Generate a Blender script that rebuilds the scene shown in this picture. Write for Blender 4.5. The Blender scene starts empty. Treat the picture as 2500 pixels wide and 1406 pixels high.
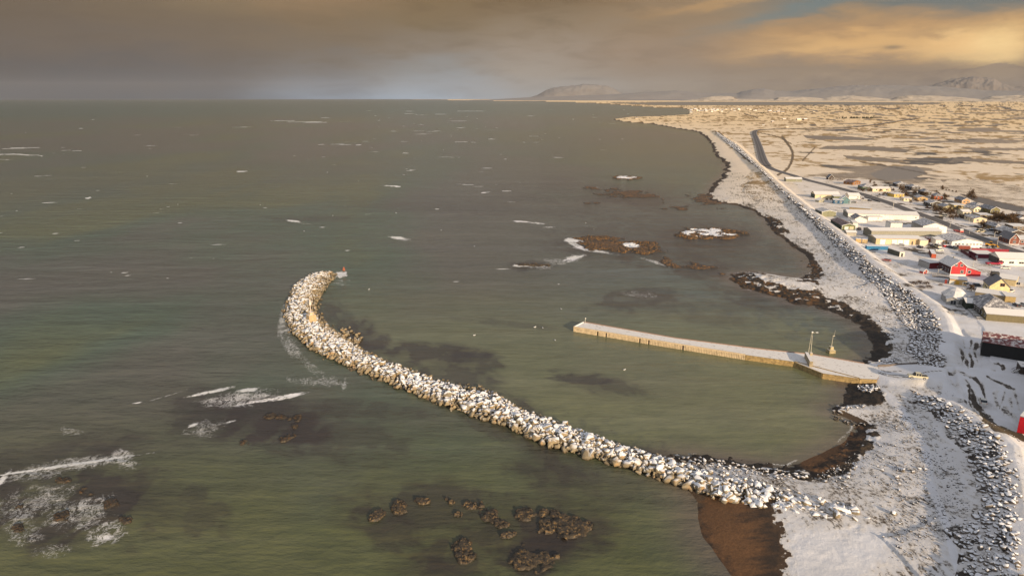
import bpy, bmesh, math, random
import numpy as np
from mathutils import Vector, Matrix
random.seed(7); RNG = np.random.default_rng(11)
R = math.radians
scene = bpy.context.scene
# ---------------------------------------------------------------- camera
CAMH = 90.0; FPX = 1667.0; PITCH = math.atan((703-240.5)/FPX)
cam_d = bpy.data.cameras.new('camera'); cam = bpy.data.objects.new('camera', cam_d)
scene.collection.objects.link(cam); scene.camera = cam
cam.location = (0, 0, CAMH); cam.rotation_euler = (math.pi/2-PITCH, 0, 0)
cam_d.sensor_width = 36; cam_d.lens = 36*FPX/2500; cam_d.clip_start = 1; cam_d.clip_end = 300000
scene.render.resolution_x = 1024; scene.render.resolution_y = 575
scene.view_settings.view_transform = 'Standard'; scene.view_settings.look = 'None'
scene.view_settings.gamma = 1; scene.view_settings.exposure = 0.22
cp, sp = math.cos(PITCH), math.sin(PITCH)
def P(px, py, z=0.0):
    dx, dy = px-1250.0, 703.0-py
    f = FPX*cp+dy*sp; u = dy*cp-FPX*sp
    t = (z-CAMH)/u
    return (dx*t, f*t, z)
def dirang(px, py):
    dx, dy = px-1250.0, 703.0-py
    f = FPX*cp+dy*sp; u = dy*cp-FPX*sp
    return math.atan2(dx, f), math.atan2(u, math.hypot(dx, f))
def PX(x, y, z):      # world -> pixel (numpy ok); only used to look up sizes
    yy = y*cp-(z-CAMH)*sp; uu = y*sp+(z-CAMH)*cp
    return 1250+FPX*x/yy, 703-FPX*uu/yy
def srgb(r, g, b):
    def c(v):
        v /= 255.0
        return v/12.92 if v <= 0.04045 else ((v+0.055)/1.055)**2.4
    return (c(r), c(g), c(b))
# ---------------------------------------------------------------- sun + sky
SUN_AZ = R(151.0)      # compass-like angle from +Y towards +X
SUN_EL = R(14.5)
sdir = Vector((math.sin(SUN_AZ)*math.cos(SUN_EL), math.cos(SUN_AZ)*math.cos(SUN_EL), math.sin(SUN_EL)))
sl = bpy.data.lights.new('sun', 'SUN'); sun = bpy.data.objects.new('sun', sl); scene.collection.objects.link(sun)
sl.energy = 5.0; sl.angle = R(0.5); sl.color = (1.0, 0.78, 0.53)
sun.rotation_euler = sdir.to_track_quat('Z', 'Y').to_euler(); sun.location = (0, 0, 500)

world = bpy.data.worlds.new("World"); scene.world = world; world.use_nodes = True
def NT(nt):
    N = nt.nodes; L = nt.links
    def node(t, **kw):
        n = N.new(t)
        for k, v in kw.items(): setattr(n, k, v)
        return n
    def plug(inp, v):
        if v is None: return
        if hasattr(v, 'is_output') or isinstance(v, bpy.types.NodeSocket): L.new(v, inp)
        elif isinstance(v, (tuple, list)):
            inp.default_value = tuple(v)+((1.0,) if len(v) == 3 and len(inp.default_value) == 4 else ())
        else: inp.default_value = v
    def m(op, a, b=None, c=None, clamp=False):
        n = node('ShaderNodeMath', operation=op); n.use_clamp = clamp
        plug(n.inputs[0], a); plug(n.inputs[1], b); plug(n.inputs[2], c); return n.outputs[0]
    def mix(f, a, b, bt='MIX'):
        n = node('ShaderNodeMix', data_type='RGBA', blend_type=bt); n.clamp_factor = True
        plug(n.inputs[0], f); plug(n.inputs[6], a); plug(n.inputs[7], b); return n.outputs[2]
    def noise(vec, scale, detail=4, rough=0.55, dist=0.0, ntype=None, lac=2.0):
        n = node('ShaderNodeTexNoise')
        if ntype: n.noise_type = ntype
        plug(n.inputs['Vector'], vec); n.inputs['Scale'].default_value = scale; n.inputs['Detail'].default_value = detail
        n.inputs['Roughness'].default_value = rough; n.inputs['Distortion'].default_value = dist; n.inputs['Lacunarity'].default_value = lac
        return n.outputs[0]
    def mapr(v, a, b, c=0.0, d=1.0, smooth=False):
        n = node('ShaderNodeMapRange'); n.clamp = True
        if smooth: n.interpolation_type = 'SMOOTHSTEP'
        plug(n.inputs[0], v); n.inputs[1].default_value = a; n.inputs[2].default_value = b
        n.inputs[3].default_value = c; n.inputs[4].default_value = d; return n.outputs[0]
    def scalev(vec, s, rot=0.0):
        n = node('ShaderNodeMapping'); plug(n.inputs[0], vec); n.inputs['Scale'].default_value = s
        n.inputs['Rotation'].default_value = (0, 0, rot); return n.outputs[0]
    return node, plug, m, mix, noise, mapr, scalev
def build_sky():
    nt = world.node_tree; nt.nodes.clear()
    node, plug, m, mix, noise, mapr, scalev = NT(nt)
    L = nt.links
    tc = node('ShaderNodeTexCoord'); g = tc.outputs['Generated']
    sep = node('ShaderNodeSeparateXYZ'); L.new(g, sep.inputs[0])
    az = m('ARCTAN2', sep.outputs[0], sep.outputs[1])
    el = m('ARCSINE', sep.outputs[2])
    # streaky cloud noise: stretched sideways
    cx = node('ShaderNodeCombineXYZ'); L.new(m('MULTIPLY', az, 3.0), cx.inputs[0]); L.new(m('MULTIPLY', el, 14.0), cx.inputs[1])
    L.new(m('MULTIPLY', az, 1.0), cx.inputs[2])
    n1 = noise(cx.outputs[0], 1.3, 8, 0.58, 0.3); n2 = noise(cx.outputs[0], 4.0, 8, 0.6, 0.4)
    ridge = noise(scalev(cx.outputs[0], (3.0, 1.6, 1)), 2.2, 9, 0.6)
    # fade the disturbance towards the horizon
    amp = mapr(el, 0.0, 0.05, 0.05, 1.0)
    w = m('ADD', m('MULTIPLY', m('SUBTRACT', n1, 0.5), 0.05), m('MULTIPLY', m('SUBTRACT', n2, 0.5), 0.035))
    el2 = m('ADD', el, m('MULTIPLY', w, amp))
    az2 = m('ADD', az, m('MULTIPLY', m('SUBTRACT', n1, 0.5), 0.16))
    cols = [
     (0,    [(0,(118,103,85)),(60,(112,98,82)),(120,(105,95,86)),(180,(84,83,84)),(240,(62,72,82))]),
     (500,  [(0,(140,120,92)),(60,(122,106,86)),(120,(115,102,88)),(180,(100,95,92)),(240,(80,88,97))]),
     (800,  [(0,(148,122,92)),(60,(132,112,86)),(120,(124,110,93)),(180,(120,117,115)),(240,(136,150,166))]),
     (1050, [(0,(132,110,80)),(60,(130,112,86)),(120,(138,125,110)),(180,(146,145,143)),(240,(166,181,196))]),
     (1300, [(0,(124,102,74)),(60,(142,124,101)),(120,(157,142,126)),(180,(164,153,141)),(240,(165,165,164))]),
     (1650, [(0,(158,128,93)),(60,(150,128,102)),(120,(157,134,111)),(180,(152,135,118)),(240,(162,150,136))]),
     (2000, [(0,(150,128,100)),(50,(172,140,102)),(105,(200,158,108)),(140,(178,146,110)),(172,(146,128,110)),(240,(160,142,120))]),
     (2400, [(0,(140,126,105)),(40,(170,138,102)),(90,(208,165,112)),(135,(205,162,112)),(160,(146,126,106)),(205,(136,119,104)),(240,(158,138,114))]),
    ]
    prev = None
    for k, (px, st) in enumerate(cols):
        r = node('ShaderNodeValToRGB'); cr = r.color_ramp
        t = mapr(el2, 0.0, R(9.0)); L.new(t, r.inputs[0])
        pts = []
        for (py, c) in st:
            e = dirang(1250, py)[1]; e0 = dirang(1250, 240.5)[1]
            pts.append((max(0, e/R(9.0)), srgb(*c)))
        pts.sort()
        while len(cr.elements) < len(pts): cr.elements.new(0.5)
        for e_, (p_, c_) in zip(cr.elements, pts): e_.position = p_
        for e_, (p_, c_) in zip(cr.elements, pts): e_.color = (*c_, 1)
        if prev is None: prev = r.outputs[0]
        else:
            f = mapr(az2, dirang(cols[k-1][0], 150)[0], dirang(px, 150)[0], 0, 1, True)
            prev = mix(f, prev, r.outputs[0])
    sky = node('ShaderNodeTexSky', sky_type='NISHITA'); sky.sun_disc = False
    sky.sun_elevation = SUN_EL; sky.sun_rotation = SUN_AZ; sky.altitude = 90
    def blob(px, py, rx, ry, col, s, el_=el2, az_=az2, nz=None, rot=0.0):
        nonlocal prev
        a0, e0 = dirang(px, py); ra = rx/FPX; re = ry/FPX
        da = m('SUBTRACT', az_, a0); de = m('SUBTRACT', el_, e0)
        if rot:
            c_, s_ = math.cos(rot), math.sin(rot)
            da, de = (m('ADD', m('MULTIPLY', da, c_), m('MULTIPLY', de, s_)), m('SUBTRACT', m('MULTIPLY', de, c_), m('MULTIPLY', da, s_)))
        d = m('ADD', m('POWER', m('DIVIDE', da, ra), 2.0), m('POWER', m('DIVIDE', de, re), 2.0))
        f = m('EXPONENT', m('MULTIPLY', d, -1.0))
        if nz is not None: f = m('MULTIPLY', f, nz)
        prev = mix(m('MULTIPLY', f, s), prev, srgb(*col))
    pn = mapr(n2, 0.35, 0.62); rn = mapr(ridge, 0.3, 0.6)
    prev = mix(m('MULTIPLY', mapr(az, 0.1, 0.4), mapr(ridge, 0.42, 0.62, 0, 0.30)), prev, srgb(150, 128, 104)); prev = mix(mapr(n2, 0.5, 0.68, 0, 0.16), prev, srgb(84, 76, 68))
    blob(2330, 0, 420, 26, (104, 118, 120), 0.85, rot=-0.03)
    blob(1930, 30, 170, 14, (112, 128, 130), 0.8, rot=0.22)
    blob(1760, 8, 160, 12, (196, 155, 105), 0.6, rot=0.12)
    blob(2180, 60, 330, 22, (186, 148, 106), 0.55, nz=pn)
    blob(2080, 112, 150, 22, (228, 182, 122), 0.8)
    bil = mapr(m('ADD', m('MULTIPLY', ridge, 0.6), m('MULTIPLY', n2, 0.5)), 0.46, 0.62, 0.15, 1.0)
    azm = m('ADD', az, m('MULTIPLY', m('SUBTRACT', n2, 0.5), 0.05)); elm = m('ADD', el, m('MULTIPLY', m('SUBTRACT', ridge, 0.5), 0.022)); blob(2400, 112, 80, 28, (255, 216, 152), 1.0, elm, azm); blob(2330, 106, 70, 18, (250, 205, 142), 0.9, elm, azm); blob(2448, 104, 34, 28, (255, 218, 154), 0.9, elm, azm)
    blob(2120, 70, 200, 10, (160, 130, 100), 0.6, nz=rn); blob(2280, 86, 60, 6, (165, 134, 102), 0.7, nz=rn); blob(2000, 128, 120, 9, (232, 186, 126), 0.6, nz=rn)
    blob(2250, 112, 260, 26, (226, 180, 120), 0.5, nz=rn)
    blob(2180, 116, 18, 4, (140, 122, 98), 0.8, el, az)
    # ragged dark bank low on the right
    bank_top = m('ADD', dirang(2100, 172)[1], m('ADD', m('ADD', m('MULTIPLY', m('SUBTRACT', n2, 0.5), 0.035), m('MULTIPLY', m('SUBTRACT', ridge, 0.5), 0.03)), m('MULTIPLY', m('SUBTRACT', az, 0.55), 0.03)))
    bk = mapr(m('SUBTRACT', bank_top, el), -0.0006, 0.0022, 0, 1, True)
    bk = m('MULTIPLY', bk, mapr(az, 0.22, 0.40, 0, 0.95, True)); bk = m('MULTIPLY', bk, mapr(el, 0.0, 0.028, 0.25, 1.0))
    prev = mix(bk, prev, mix(mapr(ridge, 0.4, 0.62), srgb(130, 113, 98), srgb(156, 136, 115)))
    blob(1430, 193, 50, 4, (140, 132, 124), 0.6, el, az)
    blob(2050, 178, 200, 7, (172, 148, 120), 0.45, nz=pn)
    # photo-side cloud colours carry their own radiance, so divide by the background strength
    STR = 0.12
    vis = node('ShaderNodeVectorMath', operation='SCALE'); L.new(prev, vis.inputs[0]); vis.inputs['Scale'].default_value = 1.0/STR/2**0.22
    # overhead: broken grey-blue cloud over the Nishita sky
    sv = scalev(g, (1, 1, 2.2)); cn = mapr(noise(sv, 2.0, 6, 0.6), 0.38, 0.62)
    over = mix(m('MULTIPLY', m('ADD', cn, 1.1), 0.42), sky.outputs[0], tuple(v/STR for v in (0.46, 0.46, 0.49)))
    top = mapr(el, R(10), R(24), 0, 1, True)
    backf = mapr(m('ABSOLUTE', az), R(60), R(100), 0, 1, True)
    fin = mix(m('MAXIMUM', top, backf), vis.outputs[0], over)
    bg = node('ShaderNodeBackground'); L.new(fin, bg.inputs[0]); bg.inputs[1].default_value = STR
    out = node('ShaderNodeOutputWorld'); L.new(bg.outputs[0], out.inputs[0])
build_sky()
# ---------------------------------------------------------------- helpers
def link(o): scene.collection.objects.link(o); return o
def tag(o, label=None, cat=None, group=None, kind=None):
    if label: o['label'] = label
    if cat: o['category'] = cat
    if group: o['group'] = group
    if kind: o['kind'] = kind
    return o
def np_mesh(name, V, F, mat, attrs=None, smooth=False):
    """V (n,3), F (m,k) arrays of equal polygon size (or list of arrays)"""
    me = bpy.data.meshes.new(name)
    Fs = F if isinstance(F, list) else [F]
    Fs = [np.asarray(f) for f in Fs if len(f)]
    me.vertices.add(len(V)); me.vertices.foreach_set('co', np.ascontiguousarray(V, dtype=np.float32).ravel())
    lt = sum(f.size for f in Fs); nf = sum(len(f) for f in Fs)
    me.loops.add(lt); me.polygons.add(nf)
    me.loops.foreach_set('vertex_index', np.concatenate([f.ravel() for f in Fs]).astype(np.int32))
    tot = np.concatenate([np.full(len(f), f.shape[1], dtype=np.int32) for f in Fs])
    st = np.concatenate([[0], np.cumsum(tot)[:-1]]).astype(np.int32)
    me.polygons.foreach_set('loop_start', st); me.polygons.foreach_set('loop_total', tot)
    if smooth: me.polygons.foreach_set('use_smooth', np.ones(nf, dtype=bool))
    me.update(calc_edges=True)
    for k, v in (attrs or {}).items():
        if v.ndim == 1:
            a = me.attributes.new(k, 'FLOAT', 'POINT'); a.data.foreach_set('value', v.astype(np.float32))
        else:
            a = me.attributes.new(k, 'FLOAT_COLOR', 'POINT')
            c = np.ones((len(v), 4), dtype=np.float32); c[:, :3] = v; a.data.foreach_set('color', c.ravel())
    me.materials.append(mat)
    return link(bpy.data.objects.new(name, me))
def _hash(ix, iy, s):
    h = (ix*374761393 + iy*668265263 + s*1442695041) & 0xFFFFFFFF
    h = ((h ^ (h >> 13))*1274126177) & 0xFFFFFFFF
    return ((h ^ (h >> 16)) & 0xFFFF)/65535.0
def vnoise(x, y, s=0):
    ix = np.floor(x).astype(np.int64); iy = np.floor(y).astype(np.int64)
    fx = x-ix; fy = y-iy; fx = fx*fx*(3-2*fx); fy = fy*fy*(3-2*fy)
    a = _hash(ix, iy, s); b = _hash(ix+1, iy, s); c = _hash(ix, iy+1, s); d = _hash(ix+1, iy+1, s)
    return (a*(1-fx)+b*fx)*(1-fy)+(c*(1-fx)+d*fx)*fy
def fbm(x, y, s=0, o=4):
    r = 0; a = 0.5; t = 0
    for k in range(o):
        r = r+a*vnoise(x*2**k+17*k, y*2**k-31*k, s+k); t += a; a *= 0.5
    return r/t
def sstep(x, a, b):
    t = np.clip((x-a)/(b-a), 0, 1); return t*t*(3-2*t)
def pdist(X, Y, pts, closed=False, vals=None):
    """distance to polyline, plus parameter side (>0 left of direction of travel)"""
    pts = [np.array(p[:2], dtype=np.float64) for p in pts]
    n = len(pts); best = np.full(X.shape, 1e12); side = np.zeros(X.shape); val = np.zeros(X.shape)
    rng_ = range(n if closed else n-1)
    for i in rng_:
        a = pts[i]; b = pts[(i+1) % n]; d = b-a; L2 = max(d@d, 1e-9)
        t = np.clip(((X-a[0])*d[0]+(Y-a[1])*d[1])/L2, 0, 1)
        ex = X-a[0]-t*d[0]; ey = Y-a[1]-t*d[1]
        q = ex*ex+ey*ey; m_ = q < best
        best = np.where(m_, q, best); side = np.where(m_, d[0]*ey-d[1]*ex, side)
        if vals is not None: val = np.where(m_, vals[i]*(1-t)+vals[(i+1) % n]*t, val)
    return (np.sqrt(best), side) if vals is None else (np.sqrt(best), side, val)
def inpoly(X, Y, pts):
    ins = np.zeros(X.shape, dtype=bool); n = len(pts)
    for i in range(n):
        x1, y1 = pts[i][:2]; x2, y2 = pts[(i+1) % n][:2]
        if y1 == y2: continue
        c = ((y1 > Y) != (y2 > Y)) & (X < (x2-x1)*(Y-y1)/(y2-y1)+x1)
        ins ^= c
    return ins
def PP(pts, z=0.0): return [P(a, b, z) for a, b in pts]
def cat_smooth(pts, k=4):
    """Catmull-Rom through points"""
    p = [np.array(q, dtype=float) for q in pts]; p = [2*p[0]-p[1]]+p+[2*p[-1]-p[-2]]; out = []
    for i in range(1, len(p)-2):
        for j in range(k):
            t = j/k
            out.append(0.5*((2*p[i])+(-p[i-1]+p[i+1])*t+(2*p[i-1]-5*p[i]+4*p[i+1]-p[i+2])*t*t+(-p[i-1]+3*p[i]-3*p[i+1]+p[i+2])*t**3))
    out.append(p[-2]); return [tuple(q) for q in out]
# ---------------------------------------------------------------- materials
def new_mat(name):
    ma = bpy.data.materials.new(name); ma.use_nodes = True
    nt = ma.node_tree; b = nt.nodes['Principled BSDF']; return ma, nt, b
def rgb(c): return tuple(c) if max(c) <= 1.0 else srgb(*c)
_mc = {}
def flat_mat(name, col, rough=0.7, var=0.12, scale=1.5, metallic=0.0, snow=0.0, bump=0.0, stripes=None):
    """painted / weathered plain surface with patchy variation; snow = how readily snow lies on it"""
    if name in _mc: return _mc[name]
    ma, nt, b = new_mat(name); node, plug, m, mix, noise, mapr, scalev = NT(nt)
    tc = node('ShaderNodeTexCoord'); geo = node('ShaderNodeNewGeometry'); o = tc.outputs['Object']
    n = noise(geo.outputs['Position'], scale, 5, 0.6)
    c = rgb(col); dark = tuple(v*(1-var*2.2) for v in c); lite = tuple(min(1, v*(1+var)) for v in c)
    cc = mix(mapr(n, 0.3, 0.7), dark, lite)
    if stripes:
        wv = node('ShaderNodeTexWave', wave_type='BANDS', bands_direction=stripes[0]); plug(wv.inputs[0], o)
        wv.inputs['Scale'].default_value = stripes[1]; wv.inputs['Distortion'].default_value = 0.0
        cc = mix(m('MULTIPLY', mapr(wv.outputs[0], 0.0, 0.35, 1, 0), stripes[2]), cc, tuple(v*0.35 for v in c))
    if snow > 0:
        sep = node('ShaderNodeSeparateXYZ'); plug(sep.inputs[0], geo.outputs['Normal'])
        sn = noise(geo.outputs['Position'], 0.9, 6, 0.65)
        k = m('ADD', sep.outputs[2], m('MULTIPLY', m('SUBTRACT', sn, 0.5), 1.1))
        k = mapr(k, 1.15-snow, 1.35-snow)
        cc = mix(k, cc, (0.80, 0.765, 0.72))
    plug(b.inputs['Base Color'], cc); b.inputs['Roughness'].default_value = rough; b.inputs['Metallic'].default_value = metallic
    if bump:
        bp = node('ShaderNodeBump'); bp.inputs['Strength'].default_value = bump; bp.inputs['Distance'].default_value = 0.05
        plug(bp.inputs['Height'], noise(geo.outputs['Position'], 8, 4)); plug(b.inputs['Normal'], bp.outputs[0])
    _mc[name] = ma; return ma
def rock_mat(name, c1, c2, wet, snow_n=0.42, snow_z=1.6, zfade=1.0, orange=None):
    ma, nt, b = new_mat(name); node, plug, m, mix, noise, mapr, scalev = NT(nt)
    geo = node('ShaderNodeNewGeometry'); pos = geo.outputs['Position']
    big = noise(pos, 0.33, 2, 0.5); fine = noise(pos, 3.0, 6, 0.65)
    c = mix(mapr(big, 0.36, 0.62), rgb(c1), rgb(c2))
    c = mix(mapr(fine, 0.42, 0.68, 0, 0.6), c, tuple(v*0.45 for v in rgb(c1)))
    if orange: c = mix(mapr(noise(pos, 0.8, 5, 0.6), 0.56, 0.66), c, rgb(orange))
    sp_ = node('ShaderNodeSeparateXYZ'); plug(sp_.inputs[0], pos); sn = node('ShaderNodeSeparateXYZ'); plug(sn.inputs[0], geo.outputs['Normal'])
    wetf = mapr(m('ADD', sp_.outputs[2], m('MULTIPLY', m('SUBTRACT', fine, 0.5), 0.8)), 0.15, 0.75, 1, 0)
    c = mix(wetf, c, rgb(wet))
    k1 = mapr(m('ADD', sn.outputs[2], m('MULTIPLY', m('SUBTRACT', noise(pos, 1.6, 5, 0.65), 0.5), 0.9)), snow_n, snow_n+0.13)
    k2 = mapr(m('ADD', sp_.outputs[2], m('MULTIPLY', m('SUBTRACT', big, 0.5), 4.0)), snow_z-zfade*0.5, snow_z+zfade*0.5)
    c = mix(m('MULTIPLY', k1, k2), c, (0.82, 0.82, 0.83))
    plug(b.inputs['Base Color'], c); plug(b.inputs['Roughness'], mapr(wetf, 0, 1, 0.85, 0.4))
    bp = node('ShaderNodeBump'); bp.inputs['Strength'].default_value = 0.5; bp.inputs['Distance'].default_value = 0.12
    plug(bp.inputs['Height'], fine); plug(b.inputs['Normal'], bp.outputs[0])
    return ma
M_ARMOUR = rock_mat('breakwater_rock', (0.34, 0.265, 0.155), (0.24, 0.205, 0.145), (0.075, 0.056, 0.03), 0.50, 1.75, 1.0, (0.38, 0.235, 0.11))
M_WALLROCK = rock_mat('seawall_rock', (0.12, 0.10, 0.085), (0.20, 0.165, 0.13), (0.05, 0.04, 0.03), 0.50, 0.8)
M_DARKROCK = rock_mat('dark_rock', (0.045, 0.038, 0.030), (0.085, 0.062, 0.038), (0.022, 0.02, 0.016), 0.6, 1.1, 0.6)
# ---------------------------------------------------------------- outlines (traced coast, metres via P)
COAST = [(1830,1500),(1790,1406),(1752,1360),(1716,1310),(1703,1262),(1706,1226),(1680,1190),(1640,1150),(1648,1116),(1700,1112),(1780,1122),(1860,1134),(1925,1142),(1962,1124),
 (2010,1105),(2058,1082),(2088,1054),(2094,1034),(2062,1018),(2036,1008),(2030,996),(2060,985),(2058,960),(2070,940),(2100,934),(2130,925),(2120,905),(2096,886),
 (2118,872),(2132,850),(2120,815),(2085,785),(2040,765),(1990,747),(1940,742),(1915,728),(1860,716),(1812,700),(1785,682),(1800,668),
 (1850,664),(1900,672),(1955,678),(1985,668),(1976,652),(1962,622),(1925,592),(1890,572),(1884,556),(1868,532),(1845,514),(1800,500),
 (1752,494),(1736,482),(1732,466),(1745,444),(1766,426),(1776,414),(1760,393),(1742,372),(1735,350),(1722,334),(1702,322),(1650,314),
 (1590,303),(1520,298),(1497,292),(1530,287),(1600,284.5),(1675,281),(1690,274),(1676,266),(1650,263),(1600,263),(1530,258),(1480,254),(1430,251.5),(1340,249),(1250,247.6),(1150,246.2)]
coast_w = PP(COAST)+[(-9000, 62000, 0), (90000, 62000, 0), (90000, -400, 0), (60, -400, 0)]
N_CREST = [(1745,318),(1800,352),(1850,398),(1900,446),(1972,504),(2050,566),(2113,615),(2142,642),(2210,690),(2285,742),(2312,780),(2322,826),(2316,862)]
S_CREST = [(2322,962),(2350,985),(2390,1020),(2440,1055),(2474,1090),(2494,1180),(2506,1300),(2520,1450),(2530,1600)]
N_TOE = [(1752,332),(1800,372),(1845,412),(1900,468),(1943,509),(1997,564),(2069,634),(2130,694),(2160,728),(2195,775),(2222,815),(2212,845),(2232,872),(2246,900),(2300,906)]
S_TOE = [(2222,944),(2232,985),(2272,1012),(2310,1072),(2362,1122),(2376,1200),(2395,1268),(2298,1298),(2342,1350),(2330,1410),(2340,1600)]
ncrest_w = [P(a, b, z) for (a, b), z in zip(N_CREST, [6.6]*7+[6.6, 6.2, 5.4, 4.9, 4.6, 4.3])]; screst_w = PP(S_CREST, 7.0); ntoe_w = PP(N_TOE, 3.0); stoe_w = PP(S_TOE, 3.0)
TOWN_Z = 4.0
N_TOP = [6.6]*7+[6.6, 6.2, 5.4, 4.9, 4.6, 4.3]; S_TOP = [4.8, 5.8, 6.6]+[7.0]*6
def ground_fields(X, Y):
    Rr = np.hypot(X, Y)
    d, _ = pdist(X, Y, coast_w, True); ins = inpoly(X, Y, coast_w)
    sd = np.where(ins, d, -d)
    sd = sd+(fbm(X/6, Y/6, 3)-0.5)*2.4*np.clip(Rr/400, 0.5, 3)+(fbm(X/35, Y/35, 5)-0.5)*np.clip((Rr-250)/25, 0, 16)
    h = np.where(sd < 0, np.maximum(sd*0.10, -3.0), 3.3*(1-np.exp(-sd/14.0)))
    dn, sn, tn = pdist(X, Y, ncrest_w, False, N_TOP); ds, ss, ts = pdist(X, Y, screst_w, False, S_TOP)
    inland = sstep(sd, 22, 45)
    h = h+(TOWN_Z-3.3)*inland*(h > 3.0)
    # berm (seaward side rougher, inland side shorter)
    seaN = sn < 0
    wig = (fbm(X/9, Y/9, 8)-0.5)*1.0
    for dd, sea_, top in ((dn, sn < 0, tn), (ds, ss < 0, ts)):
        hb = np.where(sea_, top-0.15*np.minimum(dd, 3)-np.maximum(dd-3, 0)*0.34, top-0.12*np.minimum(dd, 1.5)-np.maximum(dd-1.5, 0)*0.5)+wig*0.5
        h = np.where(sd > -2, np.maximum(h, hb), h)
    return h, sd, dn, ds, sn < 0, ss < 0
def polar_grid(a0, a1, na, r0, r1, nr):
    """vertices of a ground sheet: rings around the shore below the viewpoint, denser close by"""
    az = np.linspace(a0, a1, na); rr = 1.0/np.linspace(1.0/r0, 1.0/r1, nr)
    A, RR = np.meshgrid(az, rr); X = np.sin(A)*RR; Y = np.cos(A)*RR
    i = np.arange(nr-1)[:, None]*na+np.arange(na-1)[None, :]
    F = np.stack([i, i+1, i+na+1, i+na], -1).reshape(-1, 4)
    return X.ravel(), Y.ravel(), F[:, ::-1]
HAZE = True
# ================================================================ SEA
def blotch(U, V, cx, cy, rx, ry, rot=0.0, soft=0.5, wob=0.5, seed=0, sc=1.0):
    """soft irregular patch on the map, value 0..1"""
    c, s = math.cos(rot), math.sin(rot)
    dx, dy = U-cx, V-cy
    a = (dx*c+dy*s)/rx; b = (dy*c-dx*s)/ry
    q = np.sqrt(a*a+b*b)
    m_ = q < 2.2; r = np.zeros_like(q)
    if not m_.any(): return r
    n = fbm(a[m_]*2.6*sc+cx, b[m_]*2.6*sc+cy, seed, 5)-0.5
    r[m_] = 1-sstep(q[m_]+n*wob*2, 1-soft, 1.0+soft*0.6)
    return r
REEFS = [ # centre x,y, half width, half height (photo px), rotation, roughness seed, kind, label
 (1530,435,30,4.5,0.0,'snow','small oval snow dusted skerry farthest out off the long beach'),
 (1545,477,78,11,0.10,'weed','long orange seaweed covered reef below the small oval skerry'),
 (1447,495,26,3.5,0.0,'weed','short thin dark reef left of and below the long orange reef'),
 (1437,460,20,3,0.05,'weed','thin reef at the outer left tip of the long orange reef'),
 (1725,488,42,14,0.25,'weed','orange brown reef joined to the beach point beside the sand'),
 (1658,509,42,5,-0.03,'weed','thin orange reef strip just left of the beach point'),
 (1732,571,82,13,0.02,'snow','broad skerry with a snow patch and orange weed rim in the bay'),
 (1508,601,104,18,0.09,'snow2','largest dark skerry with one snow patch and surf at its left tip'),
 (1625,629,13,4,0.1,'weed','small rock lump at the right end of the largest skerry'),
 (1690,650,72,11,0.16,'weed','long low dark reef between the largest skerry and the shore'),
 (1943,635,24,4,0.08,'weed','small orange weed strip near the inner shore of the bay'),
 (1298,647,32,4.0,0.03,'dark','isolated dark wave washed rock left of the skerries'),
 (975,1240,21,13,0.1,'dark','leftmost knobbly rock of the near reef ring'),
 (918,1262,20,9,-0.5,'dark','broken rocks at the left end of the near reef ring'),
 (1029,1224,15,6,0.0,'dark','small flat rock right of the leftmost knobbly rock'),
 (1096,1221,12,7,0.25,'dark','tiny rock at the top of the near reef ring'),
 (1156,1234,26,9,0.1,'dark','tan two part rock near the top of the near reef ring'),
 (1118,1254,14,7,0.25,'dark','small pointed rock under the tan two part rock'),
 (1208,1264,36,17,0.35,'dark','hooked rock with a white speck in the middle of the near reef ring'),
 (1290,1250,42,18,-0.15,'dark','broad ribbed rock right of the hooked rock'),
 (1240,1306,15,7,-0.25,'dark','lone small rock below the hooked rock'),
 (1338,1282,16,17,0.2,'dark','cluster of knobs between the ribbed rock and the square reef'),
 (1390,1288,36,22,0.25,'dark','square shaped reef with a pool at the right end of the ring'),
 (1132,1345,22,25,0.15,'dark','upright crumbly rock in the lower middle of the near reef'),
 (1300,1362,46,30,0.0,'dark','heart shaped big rock with a notch and a white speck'),
 (598,1082,20,8,-0.1,'low','low wet rock off the end of the surf line'),
 (672,1018,28,8,0.1,'low','low wet rocks behind the middle surf patch'),
 (724,1020,15,7,0.1,'low','small wet rocks right of the middle surf patch'),
 (720,1042,8,5,0.0,'low','tiny wet rock right of the low rocks'),
 (700,1070,20,6,-0.3,'low','faint awash rock nearest the breakwater in the left shallows'),
 (158,1262,22,12,-0.15,'low','dark rock in the lower left surf beside the foam curl'),
 (208,1200,16,10,0.0,'low','dark rock behind the lower left surf'),
 (272,1236,16,20,0.0,'low','brown rock at the right edge of the lower left surf'),
 (308,1268,18,10,0.0,'low','rock beside the brightest foam of the lower left surf'),
 (45,1236,18,8,-0.2,'low','weed covered rock at the left edge of the lower left surf'),
 (52,1290,20,10,0.0,'low','rusty green rock lowest at the left edge of the surf'),
 (150,1172,18,8,0.0,'low','small dark rock just under the long breaking wave'),
]
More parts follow.
